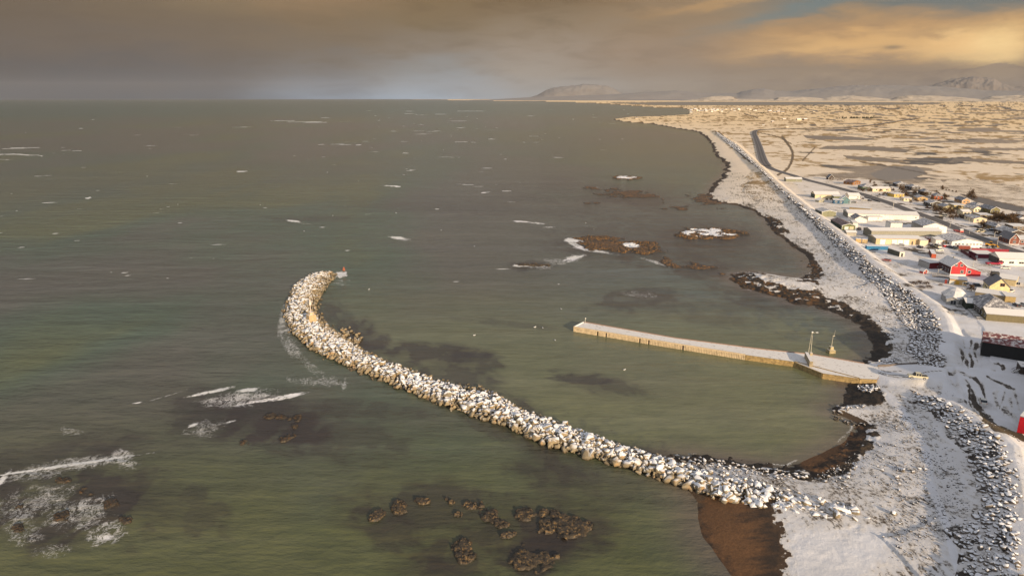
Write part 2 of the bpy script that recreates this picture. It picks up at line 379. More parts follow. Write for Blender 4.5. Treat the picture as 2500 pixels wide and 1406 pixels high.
FOAM = [ # cx,cy,rx,ry,rot,strength
 (160,1136,190,3.2,-0.145,1.1),(210,1128,130,18,-0.13,0.40),(100,1150,110,22,-0.2,0.36),(10,1165,26,7,-0.9,0.8),(300,1122,40,28,0,0.42),
 (90,1230,130,55,-0.2,0.31),(200,1250,120,46,-0.3,0.34),(265,1300,60,34,-0.5,0.40),(255,1312,30,9,-0.1,0.5),(180,1240,70,12,-0.4,0.42),(60,1300,80,40,0,0.30),(130,1345,90,22,-0.2,0.25),
 (600,968,120,18,-0.10,0.40),(655,975,100,5,-0.16,0.62),(700,968,50,6,-0.2,0.75),(605,952,28,5,-0.1,1.0),(520,955,60,4,-0.2,0.8),(560,985,90,14,0,0.36),(500,1045,66,26,0.0,0.30),(470,1038,18,4,-0.3,0.7),(560,1030,18,3,-0.3,0.6),
 (745,930,55,14,0.05,0.30),(800,932,55,20,0.1,0.32),(840,940,10,20,0.2,0.35),(335,983,12,1.6,-0.2,0.9),(170,1052,40,14,0,0.28),(400,968,60,2,-0.3,0.4),
 (700,780,30,60,0.15,0.36),(712,850,24,40,-0.6,0.34),(760,895,60,14,0.6,0.30),(732,700,34,16,-0.5,0.38),(832,670,16,8,0,0.8),(830,690,30,14,0,0.25),
 (1405,588,28,6,0.1,0.9),(1408,600,30,6,0.4,0.6),(1450,612,60,4,0.15,0.5),(1400,630,32,8,-0.25,0.6),(1360,640,40,10,0,0.3),(1275,648,24,4,0,0.9),(1320,652,40,8,0,0.35),
 (1270,541,22,3,0.05,0.9),(1310,545,30,4,0.1,0.6),(1340,555,20,3,0,0.5),(718,540,22,4,0.1,0.8),(740,545,30,5,0.1,0.35),(972,581,22,4,0.1,0.8),(990,585,20,5,0,0.35),(215,484,9,3.5,-0.2,1.2),(428,449,26,3,0,0.45),
 (1560,718,60,12,0.1,0.25),(1720,860,20,30,0.5,0.2),(1820,690,60,4,0.2,0.3),(1600,640,50,4,0.3,0.4),
 (50,362,55,2.6,-0.03,1.1),(30,377,30,3.2,0,1.2),(70,379,36,2.0,0.02,1.0),(100,381,8,2,0,1.2),(12,390,20,2.0,0,1.1),(173,368,36,1.5,0.02,1.0),(105,430,26,2.0,-0.05,0.9),
 (690,295,40,1.6,0.0,1.2),(745,298,55,1.5,0.0,1.1),(770,299,30,2.0,0,1.1),(820,297,60,1.0,0,0.7),(795,288,12,1.8,0,1.0),(830,353,42,1.6,0.02,1.0),(875,354,10,2.6,0,1.2),(785,353,12,2,0,1.0),
 (588,419,18,2.4,-0.05,1.1),(465,330,40,2.8,0,0.5),(600,311,40,1.2,0,0.8),(420,311,40,1.4,0,0.7),(330,330,30,1.2,0,0.5),(180,348,30,1.2,-0.1,0.5),(205,346,16,1,0,0.6),
 (955,454,26,2.6,0.03,1.0),(972,456,8,3,0,1.0),(1140,451,22,1.8,0.03,0.9),(1185,470,14,2.6,-0.1,1.0),(1240,467,16,1.8,0,0.9),(1003,416,14,2.2,-0.1,1.0),(990,374,10,2,0,1.1),(1100,384,36,2,0.03,0.7),
 (1155,272,40,1.4,0,1.2),(1125,272,12,1.7,0,1.2),(1060,280,60,1.1,-0.03,0.9),(1350,268,24,1.2,0,1.1),(1040,321,44,1.3,0.02,0.9),(1135,347,30,1.6,0.03,1.0),(1200,340,12,2,0,1.0),(996,278,14,1.5,0,1.1),(1040,328,46,1.0,0,0.8),(850,418,40,1.2,0,0.5),
 (1303,333,16,1.4,0,1.0),(1220,295,20,1.2,0,0.9),(1400,292,6,1.5,0,1.0),(1120,296,30,1.0,0,0.8),
]
DARKW = [ # submerged weed: cx,cy,rx,ry,rot,strength,purple?
 (1050,862,130,24,0.05,0.75),(1160,880,60,30,0.2,0.55),(1110,915,110,26,0.15,0.55),(900,840,60,40,0.7,0.7),(860,800,60,26,0.8,0.6),(800,760,40,30,0.8,0.4),(1250,985,80,22,0.4,0.5),
 (1430,925,80,13,0.02,0.65),(1500,945,90,20,0.1,0.4),(1350,905,16,5,0,0.4),(1540,735,95,26,-0.05,0.5),(1600,715,60,12,0,0.4),(1700,760,160,30,0.1,0.2),
 (680,1035,150,62,0.1,0.95),(600,1000,170,50,0,0.5),(800,1060,170,60,0.2,0.30),(500,1010,110,60,0,0.4),(420,1230,160,70,0.3,0.35),(160,1230,210,110,0,0.85),(100,1120,220,50,-0.2,0.3),(350,1090,200,30,-0.1,0.15),
 (1200,1270,330,75,0.08,0.55),(950,1290,80,50,0.5,0.45),(1330,1290,130,60,0.1,0.6),(1300,1365,90,55,0,0.75),(1120,1360,100,50,0,0.55),(1050,1390,120,30,0.1,0.5),(1400,1310,90,30,0.2,0.5),(1350,1150,100,60,0.3,0.5),(1300,1100,90,22,0.5,0.45),(1190,1040,60,20,0.4,0.3),
 (900,1000,160,20,0.1,0.3),(1470,1180,120,50,0.2,0.2),(1120,505,260,22,0.02,0.18),(760,535,130,8,0,0.30),(1450,470,200,40,0,0.25),(1620,560,250,60,0.05,0.35),(1800,620,160,50,0.1,0.35),
 (1520,610,160,34,0.08,0.6),(1690,655,110,26,0.15,0.6),(1735,572,110,24,0,0.6),(1545,478,120,24,0.1,0.6),(1850,730,130,26,0.25,0.45),(2080,940,40,36,0,0.55),(1560,1110,160,18,0.2,0.45),(1800,1135,170,16,0.06,0.5),(1300,648,60,12,0,0.5),
 (1240,790,120,8,0.1,0.2),(760,720,16,30,0,0.3),
]
def tube_line(U, V, pts, w, seed=0, wob=0.0):
    pts = cat_smooth(pts, 3); x0 = min(p[0] for p in pts)-w*4; x1 = max(p[0] for p in pts)+w*4; y0 = min(p[1] for p in pts)-w*4; y1 = max(p[1] for p in pts)+w*4
    m_ = (U > x0) & (U < x1) & (V > y0) & (V < y1); r = np.zeros(U.shape)
    if m_.any():
        d, _ = pdist(U[m_], V[m_], pts)
        if wob: d = d+(fbm(U[m_]/14, V[m_]/14, seed)-0.5)*wob
        r[m_] = 1-sstep(d, w*0.4, w)
    return r
def poly_mask(U, V, pts, soft=4, seed=0, wob=6):
    x0 = min(p[0] for p in pts)-20; x1 = max(p[0] for p in pts)+20; y0 = min(p[1] for p in pts)-20; y1 = max(p[1] for p in pts)+20
    m_ = (U > x0) & (U < x1) & (V > y0) & (V < y1); r = np.zeros(U.shape)
    if m_.any():
        u, v = U[m_], V[m_]; d, _ = pdist(u, v, pts, True); i = inpoly(u, v, pts); s = np.where(i, d, -d)
        s = s+(fbm(u/18, v/12, seed, 4)-0.5)*wob*2
        r[m_] = sstep(s, -soft, soft)
    return r
def build_sea():
    na, nr = 1120, 1080
    X, Y, F = polar_grid(R(-52), R(52), na, 98, 70000, nr)
    U, V = PX(X, Y, 0.0)
    rr = np.hypot(X, Y)
    # water tint: turbid olive / grey-violet bands that follow the currents
    n1 = fbm(X/170+3, Y/260, 21, 5); n2 = fbm(X/45, Y/110+9, 31, 4); n3 = fbm(X/900, Y/1300, 41, 4)
    n4 = fbm(X/3200+1.7, Y/2600, 43, 4)
    olive = np.array([0.128, 0.132, 0.052]); grn = np.array([0.082, 0.112, 0.074]); vio = np.array([0.114, 0.103, 0.084]); tan_ = np.array([0.102, 0.104, 0.064]); grey = np.array([0.098, 0.132, 0.118]); teal = np.array([0.048, 0.108, 0.084])
    C = np.repeat(grn[None], len(X), 0)
    def lay(col, w):
        nonlocal C
        w = np.clip(w, 0, 1)[:, None]; C = C*(1-w)+np.array(col)[None]*w
    lay(vio, sstep(n1, 0.46, 0.64)*0.85)
    lay(olive, sstep(1-n1+0.25*(n2-0.5), 0.50, 0.68)*0.7)
    near = sstep(V, 860, 1300)
    lay(olive*0.93, near*(0.25+0.55*sstep(n2+0.5*n1, 0.6, 0.9)))
    lay(tan_, sstep(n4+0.15*(n3-.5), 0.40, 0.6)*sstep(rr, 500, 900)*(1-sstep(rr, 3200, 5200))*0.85)
    lay(teal, sstep(rr, 2400, 5200)*(1-0.25*n3))
    lay(grey, sstep(U+0.4*(V-500), 1150, 1750)*sstep(V, 380, 560)*(1-sstep(V, 760, 980))*0.7)
    # inside the harbour the water is silty
    hb = poly_mask(U, V, [(860,700),(1100,610),(1400,660),(1800,740),(2140,860),(2120,1080),(1900,1180),(1200,990),(900,880),(800,740)], 45, 61, 60)
    lay(np.array([0.190, 0.192, 0.090]), hb*0.75*sstep(V, 640, 860)*(0.55+0.6*n2))
    for (cx, cy, rx, ry, rot, s) in DARKW:
        w = blotch(U, V, cx, cy, rx, ry, rot, 0.75, 0.55, int(cx))
        w2 = w*(0.55+0.9*sstep(fbm(X/5, Y/9, int(cy)), 0.38, 0.62))
        lay((0.046, 0.036, 0.030), np.clip(w2*1.25, 0, 1)*s**0.6*0.97)
    shore, _ = pdist(X, Y, coast_w[:65])
    lay((0.155, 0.118, 0.095), np.exp(-(shore/7.0)**2)*0.7*(V > 400))
    C *= 1.04*(0.94+0.12*fbm(X/3.0, Y/5.0, 77, 3))[:, None]
    foam = np.zeros(len(X))
    for (cx, cy, rx, ry, rot, s) in FOAM:
        if cy < 560: ry *= 0.62
        foam = np.maximum(foam, s*blotch(U, V, cx, cy, rx, ry, rot, 0.7, 0.5, int(cx), 1.0))
    # scattered far whitecaps
    rg = np.random.default_rng(5)
    ig = (np.arange(nr)[:, None]*na+np.arange(na)[None, :])
    fo2 = foam.reshape(nr, na); Xg = X.reshape(nr, na); Yg = Y.reshape(nr, na)
    rowr = rr.reshape(nr, na)[:, 0]; dA = R(104)/(na-1)
    caps = []
    for k in range(300):
        if k < 140: px, py = rg.uniform(880, 1560), 268+abs(rg.normal(0, 1))*60
        elif k < 240: px, py = rg.uniform(-150, 1300), rg.uniform(275, 520)
        else: px, py = rg.uniform(-150, 1500), rg.uniform(300, 700)
        x, y, _ = P(px, py)
        if inpoly(np.array([x]), np.array([y]), coast_w)[0]: continue
        r = math.hypot(x, y); L_ = rg.choice([0.8, 2.6, 8.0], p=[.50, .32, .18])*(0.4+r/800.0); W_ = max(0.35, r*r*4.2e-6)*rg.uniform(0.8, 1.1)
        a = math.atan2(x, y); c0 = (a+R(52))/dA; r0 = int(np.searchsorted(rowr, r)); 
        sc_ = int(L_*2.5/(r*dA))+3; sr_ = max(3, int(W_*10/max(0.1, abs(rowr[min(nr-1, r0+1)]-rowr[r0])))+3)
        i0, i1 = max(0, r0-sr_), min(nr, r0+sr_); j0, j1 = max(0, int(c0)-sc_), min(na, int(c0)+sc_)
        if i1 <= i0 or j1 <= j0: continue
        dx = Xg[i0:i1, j0:j1]-x; dy = Yg[i0:i1, j0:j1]-y
        q = np.sqrt((dx/L_)**2+((dy-0.12*dx)/(W_*1.9))**2)
        fo2[i0:i1, j0:j1] = np.maximum(fo2[i0:i1, j0:j1], (1.15-q).clip(0, 1.0)*rg.uniform(0.5, 1.0))
    foam = fo2.ravel()
    foam = np.where(V < 700, np.minimum(foam*1.0, 0.80), foam); foam = np.where(V > 820, np.minimum(foam*0.92, 0.68), foam); calm = hb*sstep(V, 640, 760)*1.0
    # thin surf line along the sandy edges
    sl_ = np.exp(-((shore-1.2-1.5*(n2-0.5))/0.45)**2)*(V > 640)*sstep(fbm(X/14, Y/14, 8), 0.45, 0.6)
    foam = np.maximum(foam, sl_*0.42)
    ma, nt, b = new_mat('sea_water'); node, plug, m, mix, noise, mapr, scalev = NT(nt)
    geo = node('ShaderNodeNewGeometry'); pos = geo.outputs['Position']
    ac = node('ShaderNodeAttribute', attribute_name='tint'); af = node('ShaderNodeAttribute', attribute_name='foam')
    far = node('ShaderNodeCameraData').outputs['View Distance'] if False else None
    sep = node('ShaderNodeSeparateXYZ'); plug(sep.inputs[0], pos)
    dist = m('SQRT', m('ADD', m('POWER', sep.outputs[0], 2.0), m('POWER', sep.outputs[1], 2.0)))
    # foam web: thin wandering filaments, filled where the mask is strong
    warp = node('ShaderNodeTexNoise'); plug(warp.inputs['Vector'], pos); warp.inputs['Scale'].default_value = 0.22; warp.inputs['Detail'].default_value = 5
    wv = node('ShaderNodeVectorMath', operation='MULTIPLY_ADD'); plug(wv.inputs[0], warp.outputs['Color']); wv.inputs[1].default_value = (9, 9, 0); plug(wv.inputs[2], scalev(pos, (1.0, 0.62, 1), R(-8)))
    f1 = noise(wv.outputs[0], 0.30, 5, 0.62); f2 = noise(wv.outputs[0], 0.85, 5, 0.62)
    rid1 = m('SUBTRACT', 1.0, m('MULTIPLY', m('ABSOLUTE', m('SUBTRACT', f1, 0.5)), 13.0))
    rid2 = m('SUBTRACT', 1.0, m('MULTIPLY', m('ABSOLUTE', m('SUBTRACT', f2, 0.5)), 10.0))
    web = m('MAXIMUM', rid1, m('MULTIPLY', rid2, 0.85)); web = m('ADD', web, m('MULTIPLY', m('SUBTRACT', noise(pos, 1.8, 4, 0.7), 0.5), 0.9))
    wf = m('MULTIPLY', m('SUBTRACT', noise(scalev(pos, (0.10, 0.5, 1), R(6)), 0.35, 5, 0.7), 0.5), 5.0); df = mapr(dist, 400, 1000); web = m('ADD', m('MULTIPLY', web, m('SUBTRACT', 1.0, df)), m('MULTIPLY', wf, df))
    fm = mapr(m('ADD', m('MULTIPLY', af.outputs['Fac'], 1.15), m('MULTIPLY', web, 0.50)), 0.62, 0.98, 0, 1)
    fm = m('MULTIPLY', fm, mapr(af.outputs['Fac'], 0.02, 0.2))
    # fine wind streaks in the tint
    st = noise(scalev(pos, (0.20, 1.0, 1), R(20)), 0.40, 5, 0.64); st2 = noise(scalev(pos, (0.12, 0.6, 1), R(14)), 0.05, 5, 0.6)
    tint = mix(mapr(st, 0.38, 0.66, 0.0, 1.0), ac.outputs['Color'], (0.76, 0.79, 0.78), 'MULTIPLY')
    tint = mix(mapr(st2, 0.45, 0.7, 0.0, 1.0), tint, (1.16, 1.14, 1.10), 'MULTIPLY')
    col = mix(fm, tint, (0.76, 0.75, 0.72))
    gl = noise(scalev(pos, (0.06, 0.5, 1), R(12)), 0.11, 5, 0.65); col = mix(mapr(gl, 0.48, 0.68, 0, 1.0), col, (1.22, 1.20, 1.28), 'MULTIPLY')
    plug(b.inputs['Base Color'], col); plug(b.inputs['Roughness'], mapr(fm, 0, 1, 0.16, 0.8)); b.inputs['IOR'].default_value = 1.33
    plug(b.inputs['Specular IOR Level'], mapr(fm, 0, 1, 0.36, 0.1))
    w1 = noise(scalev(pos, (0.5, 1.0, 1), R(18)), 0.55, 5, 0.62); w2 = noise(scalev(pos, (0.35, 1.0, 1), R(10)), 0.09, 4, 0.55); w3 = noise(pos, 2.6, 3, 0.6)
    hgt = m('ADD', m('ADD', m('MULTIPLY', w1, 0.55), m('MULTIPLY', w2, 2.2)), m('MULTIPLY', w3, 0.10))
    bp = node('ShaderNodeBump'); bp.inputs['Distance'].default_value = 1.0
    ca = node('ShaderNodeAttribute', attribute_name='calm'); plug(bp.inputs['Strength'], m('MULTIPLY', mapr(dist, 200, 3000, 0.62, 0.35), mapr(ca.outputs['Fac'], 0, 1, 1.0, 0.55))); plug(bp.inputs['Height'], hgt); plug(b.inputs['Normal'], bp.outputs[0])
    V3 = np.stack([X, Y, np.zeros_like(X)], 1)
    o = np_mesh('sea', V3, F, ma, {'tint': C, 'foam': foam, 'calm': calm}, smooth=True)
    tag(o, 'olive green and grey sea with foam and scattered whitecaps', kind='structure')
build_sea()
# ================================================================ LAND
def build_land():
    na, nr = 1000, 1000
    X, Y, F = polar_grid(R(-8), R(54), na, 84, 62000, nr)
    h, sd, dn, ds, sn, ss = ground_fields(X, Y)
    U, V = PX(X, Y, np.clip(h, 0, 7)); rr = np.hypot(X, Y)
    # rough weed-covered ledges by the water
    WEED = [[(1772,664),(1850,664),(1930,694),(2000,718),(2062,742),(2120,772),(2165,812),(2182,838),(2170,866),(2135,890),(2096,888),(2130,856),(2120,815),(2085,788),(2040,768),(1990,754),(1930,746),(1900,728),(1855,720),(1800,702)],
            [(2094,1030),(2130,1040),(2148,1062),(2120,1100),(2070,1150),(2020,1166),(1975,1160),(1940,1142),(2000,1130),(2060,1090)],
            [(2070,935),(2130,928),(2160,960),(2150,985),(2080,985),(2060,960)],
            [(1960,650),(1992,640),(2010,668),(1995,690),(1950,690),(1960,672)],[(1868,522),(1900,535),(1925,565),(1890,572),(1872,548)],
            [(1560,1098),(1700,1106),(1860,1126),(1940,1136),(2000,1160),(1980,1172),(1900,1156),(1780,1136),(1650,1124),(1580,1116)]]
    weed = np.zeros(len(X))
    for i, w in enumerate(WEED): weed = np.maximum(weed, poly_mask(U, V, w, 5, 60+i, 8))
    h = h+weed*(fbm(X/2.2, Y/2.2, 91, 4)-0.48)*1.1*(sd > -3)
    h = h+(fbm(X/3.5, Y/3.5, 95, 4)-0.5)*0.28*sstep(sd, 3, 10)*(rr < 900)
    h = h+(fbm(X/240, Y/240, 96, 4)-0.5)*sstep(rr, 900, 3000)*4*(sd > 20)
    tuss = (fbm(X/6, Y/6, 97, 4)-0.5)*1.0*sstep(rr, 380, 600)*(sd > 10)
    inT = poly_mask(U, V, [(1930,440),(1990,430),(2150,440),(2500,540),(2540,1120),(2450,1090),(2340,960),(2300,780),(2100,600)], 4, 1, 0)
    h = h*(1-inT*(dn > 12)*(ds > 12))+TOWN_Z*inT*(dn > 12)*(ds > 12)
    snow = np.full(len(X), 0.90); 
    sun_gold_straw = np.array([0.55, 0.36, 0.16]); brown = np.array([0.10, 0.070, 0.042]); sand = np.array([0.21, 0.105, 0.046]); dark = np.array([0.035, 0.028, 0.022]); road = np.array([0.105, 0.090, 0.080]); ice = np.array([0.42, 0.34, 0.26])
    G = np.repeat(brown[None], len(X), 0)
    def lay(col, w):
        nonlocal G
        w = np.clip(w, 0, 1)[:, None]; G = G*(1-w)+np.array(col)[None]*w
    plain = sstep(rr, 520, 900)*(sd > 30)*(1-inT)
    lay(sun_gold_straw, plain)  # straw ground, its gold raised to stand in for low sun
    npl = fbm(X/60, Y/60, 101, 5); np2 = fbm(X/150, Y/110, 103, 4); np3 = fbm(X/12, Y/12, 105, 3)
    snow = snow-plain*(0.10+0.20*sstep(npl+0.4*(np3-0.5), 0.5, 0.68))-plain*0.04*sstep(rr, 1500, 5000)
    snow = snow-plain*0.20*sstep(np3+0.3*(npl-.5), 0.48, 0.70)
    pond = plain*sstep(np2+0.12*(npl-0.5), 0.645, 0.70)*sstep(U+0*V, 1880, 2060)
    lay(ice, pond); snow = snow*(1-pond*0.45)
    pond2 = plain*sstep(fbm(X/60+9, Y/60, 107, 4), 0.64, 0.72)*sstep(U, 1900, 2000); lay((0.16, 0.145, 0.13), pond2); snow *= 1-0.45*pond2
    # lake, marsh, creek
    for pl, c_, k, wob in [([(2122,424),(2165,410),(2180,404),(2240,408),(2264,424),(2225,438),(2170,442),(2145,438)], (0.34, 0.30, 0.26), 0.1, 3),
                     ([(2200,455),(2260,436),(2400,440),(2520,452),(2520,520),(2420,500),(2330,478),(2240,466)], (0.25, 0.17, 0.10), 0.46, 12),
                     ([(2345,474),(2400,484),(2460,498),(2520,512),(2520,526),(2450,510),(2380,492)], (0.22, 0.20, 0.185), 0.05, 1),
                     ([(2330,385),(2400,389),(2520,396),(2520,402),(2380,396),(2320,394)], (0.34, 0.28, 0.22), 0.25, 2),
                     ([(1960,330),(2060,333),(2130,338),(2140,343),(2000,342),(1970,338)], (0.34, 0.28, 0.22), 0.25, 2),
                     ([(2020,356),(2110,356),(2230,366),(2200,372),(2080,366),(2000,364)], (0.34, 0.28, 0.22), 0.25, 2),
                     ([(2060,380),(2150,385),(2200,392),(2190,398),(2100,392),(2070,388)], (0.34, 0.28, 0.22), 0.25, 2)]:
        w = poly_mask(U, V, pl, 1.2, int(pl[0][0]), wob); lay(c_, w); snow = snow*(1-w)+(k+0.3*(k > 0.3)*np3)*w
    lg = poly_mask(U, V, [(1480,251.5),(1700,249.5),(2050,250),(2350,252.6),(2200,256.2),(1850,257.2),(1600,257)], 0.6, 5, 0.5); lay((0.33, 0.29, 0.23), lg); snow = snow*(1-lg)
    fl = sstep(V, 240, 247)*(1-sstep(V, 249.2, 250.5)); lay((0.24, 0.20, 0.16), fl); snow = np.where(V < 250, 0.6+0.3*fbm(X/900, Y/1500, 3), snow)
    tan_s = sstep(V, 252, 256)*(1-sstep(V, 300, 400))*plain*(1-lg); snow -= 0.05*tan_s
    # tracks across the fields
    for pts, w, k in [([(1990,360),(1960,392)], 2, .5), ([(1910,335),(1935,372),(1925,410),(1895,430)], 4, .45), ([(1846,322),(1900,335),(1932,352)], 1.5, .5), ([(1755,322),(1790,360),(1830,395),(1852,405)], 2.2, .55),
                      ([(1818,278),(1850,288)], 1.4, .6), ([(2130,400),(2200,412),(2262,424)], 2, .5), ([(2100,396),(2160,404)], 2, .5)]:
        t = tube_line(U, V, pts, w, 3, 1); lay((0.15, 0.12, 0.09), t*0.8); snow -= t*k
    # shore strip
    shorew = 1.4+2.6*fbm(X/22, Y/22, 111, 3); sand_w = sstep(sd, 0.3, 0)*0
    strip = 1-sstep(sd, shorew*0.6, shorew*1.3)
    far_sh = sstep(rr, 700, 1400); strip = np.where(rr > 700, 1-sstep(sd, 2, 8), strip)
    lay(np.array([0.13, 0.085, 0.05])*1.0, strip*(sd > -6)); lay((0.05,0.036,0.026), strip*sstep(fbm(X/7, Y/7, 113, 4), 0.45, 0.6)); snow = snow*(1-strip)
    beachA = poly_mask(U, V, [(1830,1500),(1790,1406),(1702,1262),(1735,1205),(1880,1222),(1902,1290),(1912,1350),(1912,1410),(1935,1500)], 20, 31, 34)
    lay(sand, beachA); snow = snow*(1-beachA)
    edge = poly_mask(U, V, [(1830,1228),(1890,1240),(1916,1300),(1922,1360),(1925,1420),(1925,1500),(1800,1500),(1800,1395),(1880,1370),(1868,1310),(1850,1270)], 9, 33, 26)
    lay(dark*1.3, beachA*0.9*sstep(U-0.12*(V-1250)+150*(fbm(X/5, Y/1.2, 35, 5)-0.5), 1790, 1880))
    beachB = poly_mask(U, V, [(1940,1118),(2060,1060),(2092,1030),(2120,1060),(2085,1110),(2030,1150),(1985,1162)], 5, 32, 6)
    lay(sand*1.0, beachB*(sd > -5)); snow = snow*(1-beachB)
    beachC = poly_mask(U, V, [(2062,938),(2130,935),(2150,960),(2155,980),(2120,985),(2060,988)], 5, 34, 6); lay((0.07, 0.05, 0.035), beachC); snow *= 1-beachC
    beachD = poly_mask(U, V, [(2080,780),(2130,800),(2160,835),(2140,880),(2090,895),(2100,850)], 5, 36, 6); lay((0.085, 0.06, 0.04), beachD); snow *= 1-beachD*0.9
    lay(dark, weed*0.9*sstep(fbm(X/1.6, Y/1.6, 37, 3), 0.32, 0.5)); lay((0.28, 0.13, 0.035), weed*0.8*sstep(fbm(X/1.3, Y/1.3, 39, 4), 0.56, 0.66)*(1-sstep(V, 715, 760))); snow = snow*(1-weed*sstep(fbm(X/3.2, Y/2.4, 38, 4), 0.36, 0.50))
    sp_ = poly_mask(U, V, [(1838,668),(1880,674),(1950,686),(1990,700),(1985,712),(1940,708),(1890,694),(1860,684)], 2, 41, 4); snow = np.maximum(snow, sp_*0.95); h = h+sp_*0.35
    sp_ = poly_mask(U, V, [(2055,735),(2085,742),(2120,760),(2085,758)], 2, 42, 3); snow = np.maximum(snow, sp_*0.95)
    # upper beach: wind-blown snow with wrack and stones showing
    beach = (sd > 3)*(sd < 90)*(rr < 900)*((dn > 6) & sn | (ds > 6) & ss | (dn > 60) & (ds > 60))*(1-inT)
    b1 = fbm(X/0.8, Y/1.5, 121, 4); b2 = fbm(X/14, Y/14, 123, 4)
    snow = snow-beach*(0.12+0.20*sstep(b1*0.6+b2*0.5, 0.5, 0.64))
    smooth_ = poly_mask(U, V, [(1935,1290),(2160,1290),(2180,1330),(2100,1420),(1940,1500)], 16, 44, 30)
    snow = snow*(1-smooth_)+0.95*smooth_; h = h+smooth_*(fbm(X/2.5, Y/5, 46, 3)-0.5)*0.5*sstep(fbm(X/9, Y/9, 47), 0.45, 0.6)
    snow = np.maximum(snow, 0.93*tube_line(U, V, [(2345,1406),(2300,1250),(2270,1180),(2260,1100),(2200,1000),(2160,960)], 18, 1, 8)*(1-weed))
    # the two berms: stony seaward faces
    for dd, sea_, toe in ((dn, sn, ntoe_w), (ds, ss, stoe_w)):
        face = (inpoly(X, Y, (ncrest_w if toe is ntoe_w else screst_w)+toe[::-1]))*1.0
        lay((0.055, 0.045, 0.040), face*0.8); snow = np.where(face > 0, np.minimum(snow, 0.72-0.3*sstep(fbm(X/3, Y/3, 131, 4), 0.45, 0.6)), snow)
    top_ = ((dn < 3.2) | (ds < 3.2) | ((dn < 10) & ~sn) | ((ds < 10) & ~ss)); snow = np.where(top_ & (rr < 1500), 0.93-0.22*sstep(fbm(X/5, Y/5, 133, 4), 0.5, 0.7), snow)
    # trampled yard, wheel ruts and bare gravel
    TR = [([(2333,838),(2348,860),(2350,885)],5,.8),([(2352,832),(2357,860),(2357,890)],2.5,.5),([(2372,832),(2367,860),(2374,888),(2362,905)],4,.95),([(2384,838),(2380,862),(2388,888)],4.5,.95),([(2398,840),(2385,848)],6,.8),([(2360,880),(2362,900)],3,.7),
          ([(2312,912),(2350,922),(2385,938),(2400,965),(2405,985)],5,.8),([(2318,906),(2370,926),(2395,948)],2,.6),([(2355,935),(2372,960),(2395,1000),(2440,1045),(2500,1068)],9,.7),([(2362,950),(2380,985),(2420,1030),(2480,1062),(2540,1085)],7,.9),
          ([(2365,945),(2366,980),(2384,1012),(2430,1050)],3,.5),([(2382,935),(2394,945),(2400,968)],9,.75),
          ([(2412,926),(2440,938),(2460,948),(2476,952)],4.5,.9),([(2426,890),(2440,892),(2448,902)],7,.85),([(2435,960),(2430,975),(2434,992)],8,.6),([(2452,962),(2440,1000)],4,.7),([(2420,905),(2430,908)],3,.7),
          ([(2448,1000),(2475,1020),(2486,1035)],9,.6),([(2475,955),(2488,1000)],5,.5),([(2466,975),(2470,1010)],7,.5),
          ([(2185,900),(2130,894),(2112,898),(2112,908),(2140,922),(2190,930)],1.3,.5),([(2180,903),(2138,900),(2124,904),(2126,912),(2160,924),(2225,930)],1.2,.5),([(2150,900),(2140,908),(2170,918),(2230,918)],1.0,.4),
          ([(2320,930),(2345,955),(2360,985)],3,.4),([(2110,470),(2180,490),(2250,515),(2320,541),(2400,572),(2520,618)],1.3,.5)]
    for pts, w, k in TR:
        t = tube_line(U, V, pts, w*0.9, int(pts[0][0]), w*2.2); lay((0.11, 0.09, 0.075), t*0.8); snow = snow-t*k*(0.15+0.75*fbm(X/1.5, Y/1.5, 5, 4))
    if1 = 0
    brownroad = poly_mask(U, V, [(2365,985),(2390,1000),(2430,1040),(2520,1070),(2520,1085),(2450,1060),(2400,1030)], 4, 9, 8); lay((0.15, 0.11, 0.06), brownroad); snow -= brownroad*0.35
    homes_ = inT*sstep(U-2.3*(V-440), 2110, 2150)*(V < 640); snow = snow-homes_*0.30*sstep(fbm(X/9, Y/9, 143, 4), 0.38, 0.55); lay((0.10,0.07,0.045), homes_*0.8); yd = inT*(V < 760); ny = fbm(X/7, Y/7, 141, 4); snow = snow-yd*0.26*sstep(ny, 0.46, 0.62); lay((0.13, 0.10, 0.075), yd*0.6)
    bare = inT*sstep(U-V*0.25, 2040, 2060)*(V < 620)*sstep(ny, 0.45, 0.6); lay((0.10, 0.075, 0.05), bare*0.7); snow -= bare*0.2
    h = h+tuss*(1-inT)*(dn > 10)*0.35*(U > 1830)
    rootp = poly_mask(U, V, [(2118,884),(2165,890),(2240,894),(2310,903),(2316,936),(2240,940),(2170,938),(2140,931),(2120,905)], 7, 51, 0)
    tz = 1.77+(TOWN_Z-1.77)*sstep(U, 2130, 2300); h = h*(1-rootp)+tz*rootp; lay(brown, rootp); snow = snow*(1-rootp)+rootp*(0.93-0.75*np.clip(sum(tube_line(U, V, q, 1.3, 3, .6) for q in ([(2230,925),(2170,922),(2128,912),(2112,902),(2120,893),(2145,892),(2180,898)],[(2230,930),(2175,927),(2135,916),(2122,905),(2130,898),(2160,900)],[(2300,915),(2260,918),(2230,928)],[(2200,912),(2160,914),(2142,906)])), 0, 1)*0.8)
    # drop cells far under water
    keep = (h.reshape(-1)[F].max(1) > -0.9)
    F = F[keep]; used = np.zeros(len(X), dtype=bool); used[F.ravel()] = True; idx = np.cumsum(used)-1; F = idx[F]
    V3 = np.stack([X, Y, h], 1)[used]; G = G[used]; snow = np.clip(snow, 0, 1)[used]; sun_gold_w = (np.clip(sstep(rr, 220, 1000)*0.55+sstep(rr, 900, 3500)*0.45, 0, 1)*(1-0.35*inT))[used]  # last weight: warm tint by distance, golden light put into the snow colour
    ma, nt, b = new_mat('snowy_ground'); node, plug, m, mix, noise, mapr, scalev = NT(nt)
    geo = node('ShaderNodeNewGeometry'); pos = geo.outputs['Position']
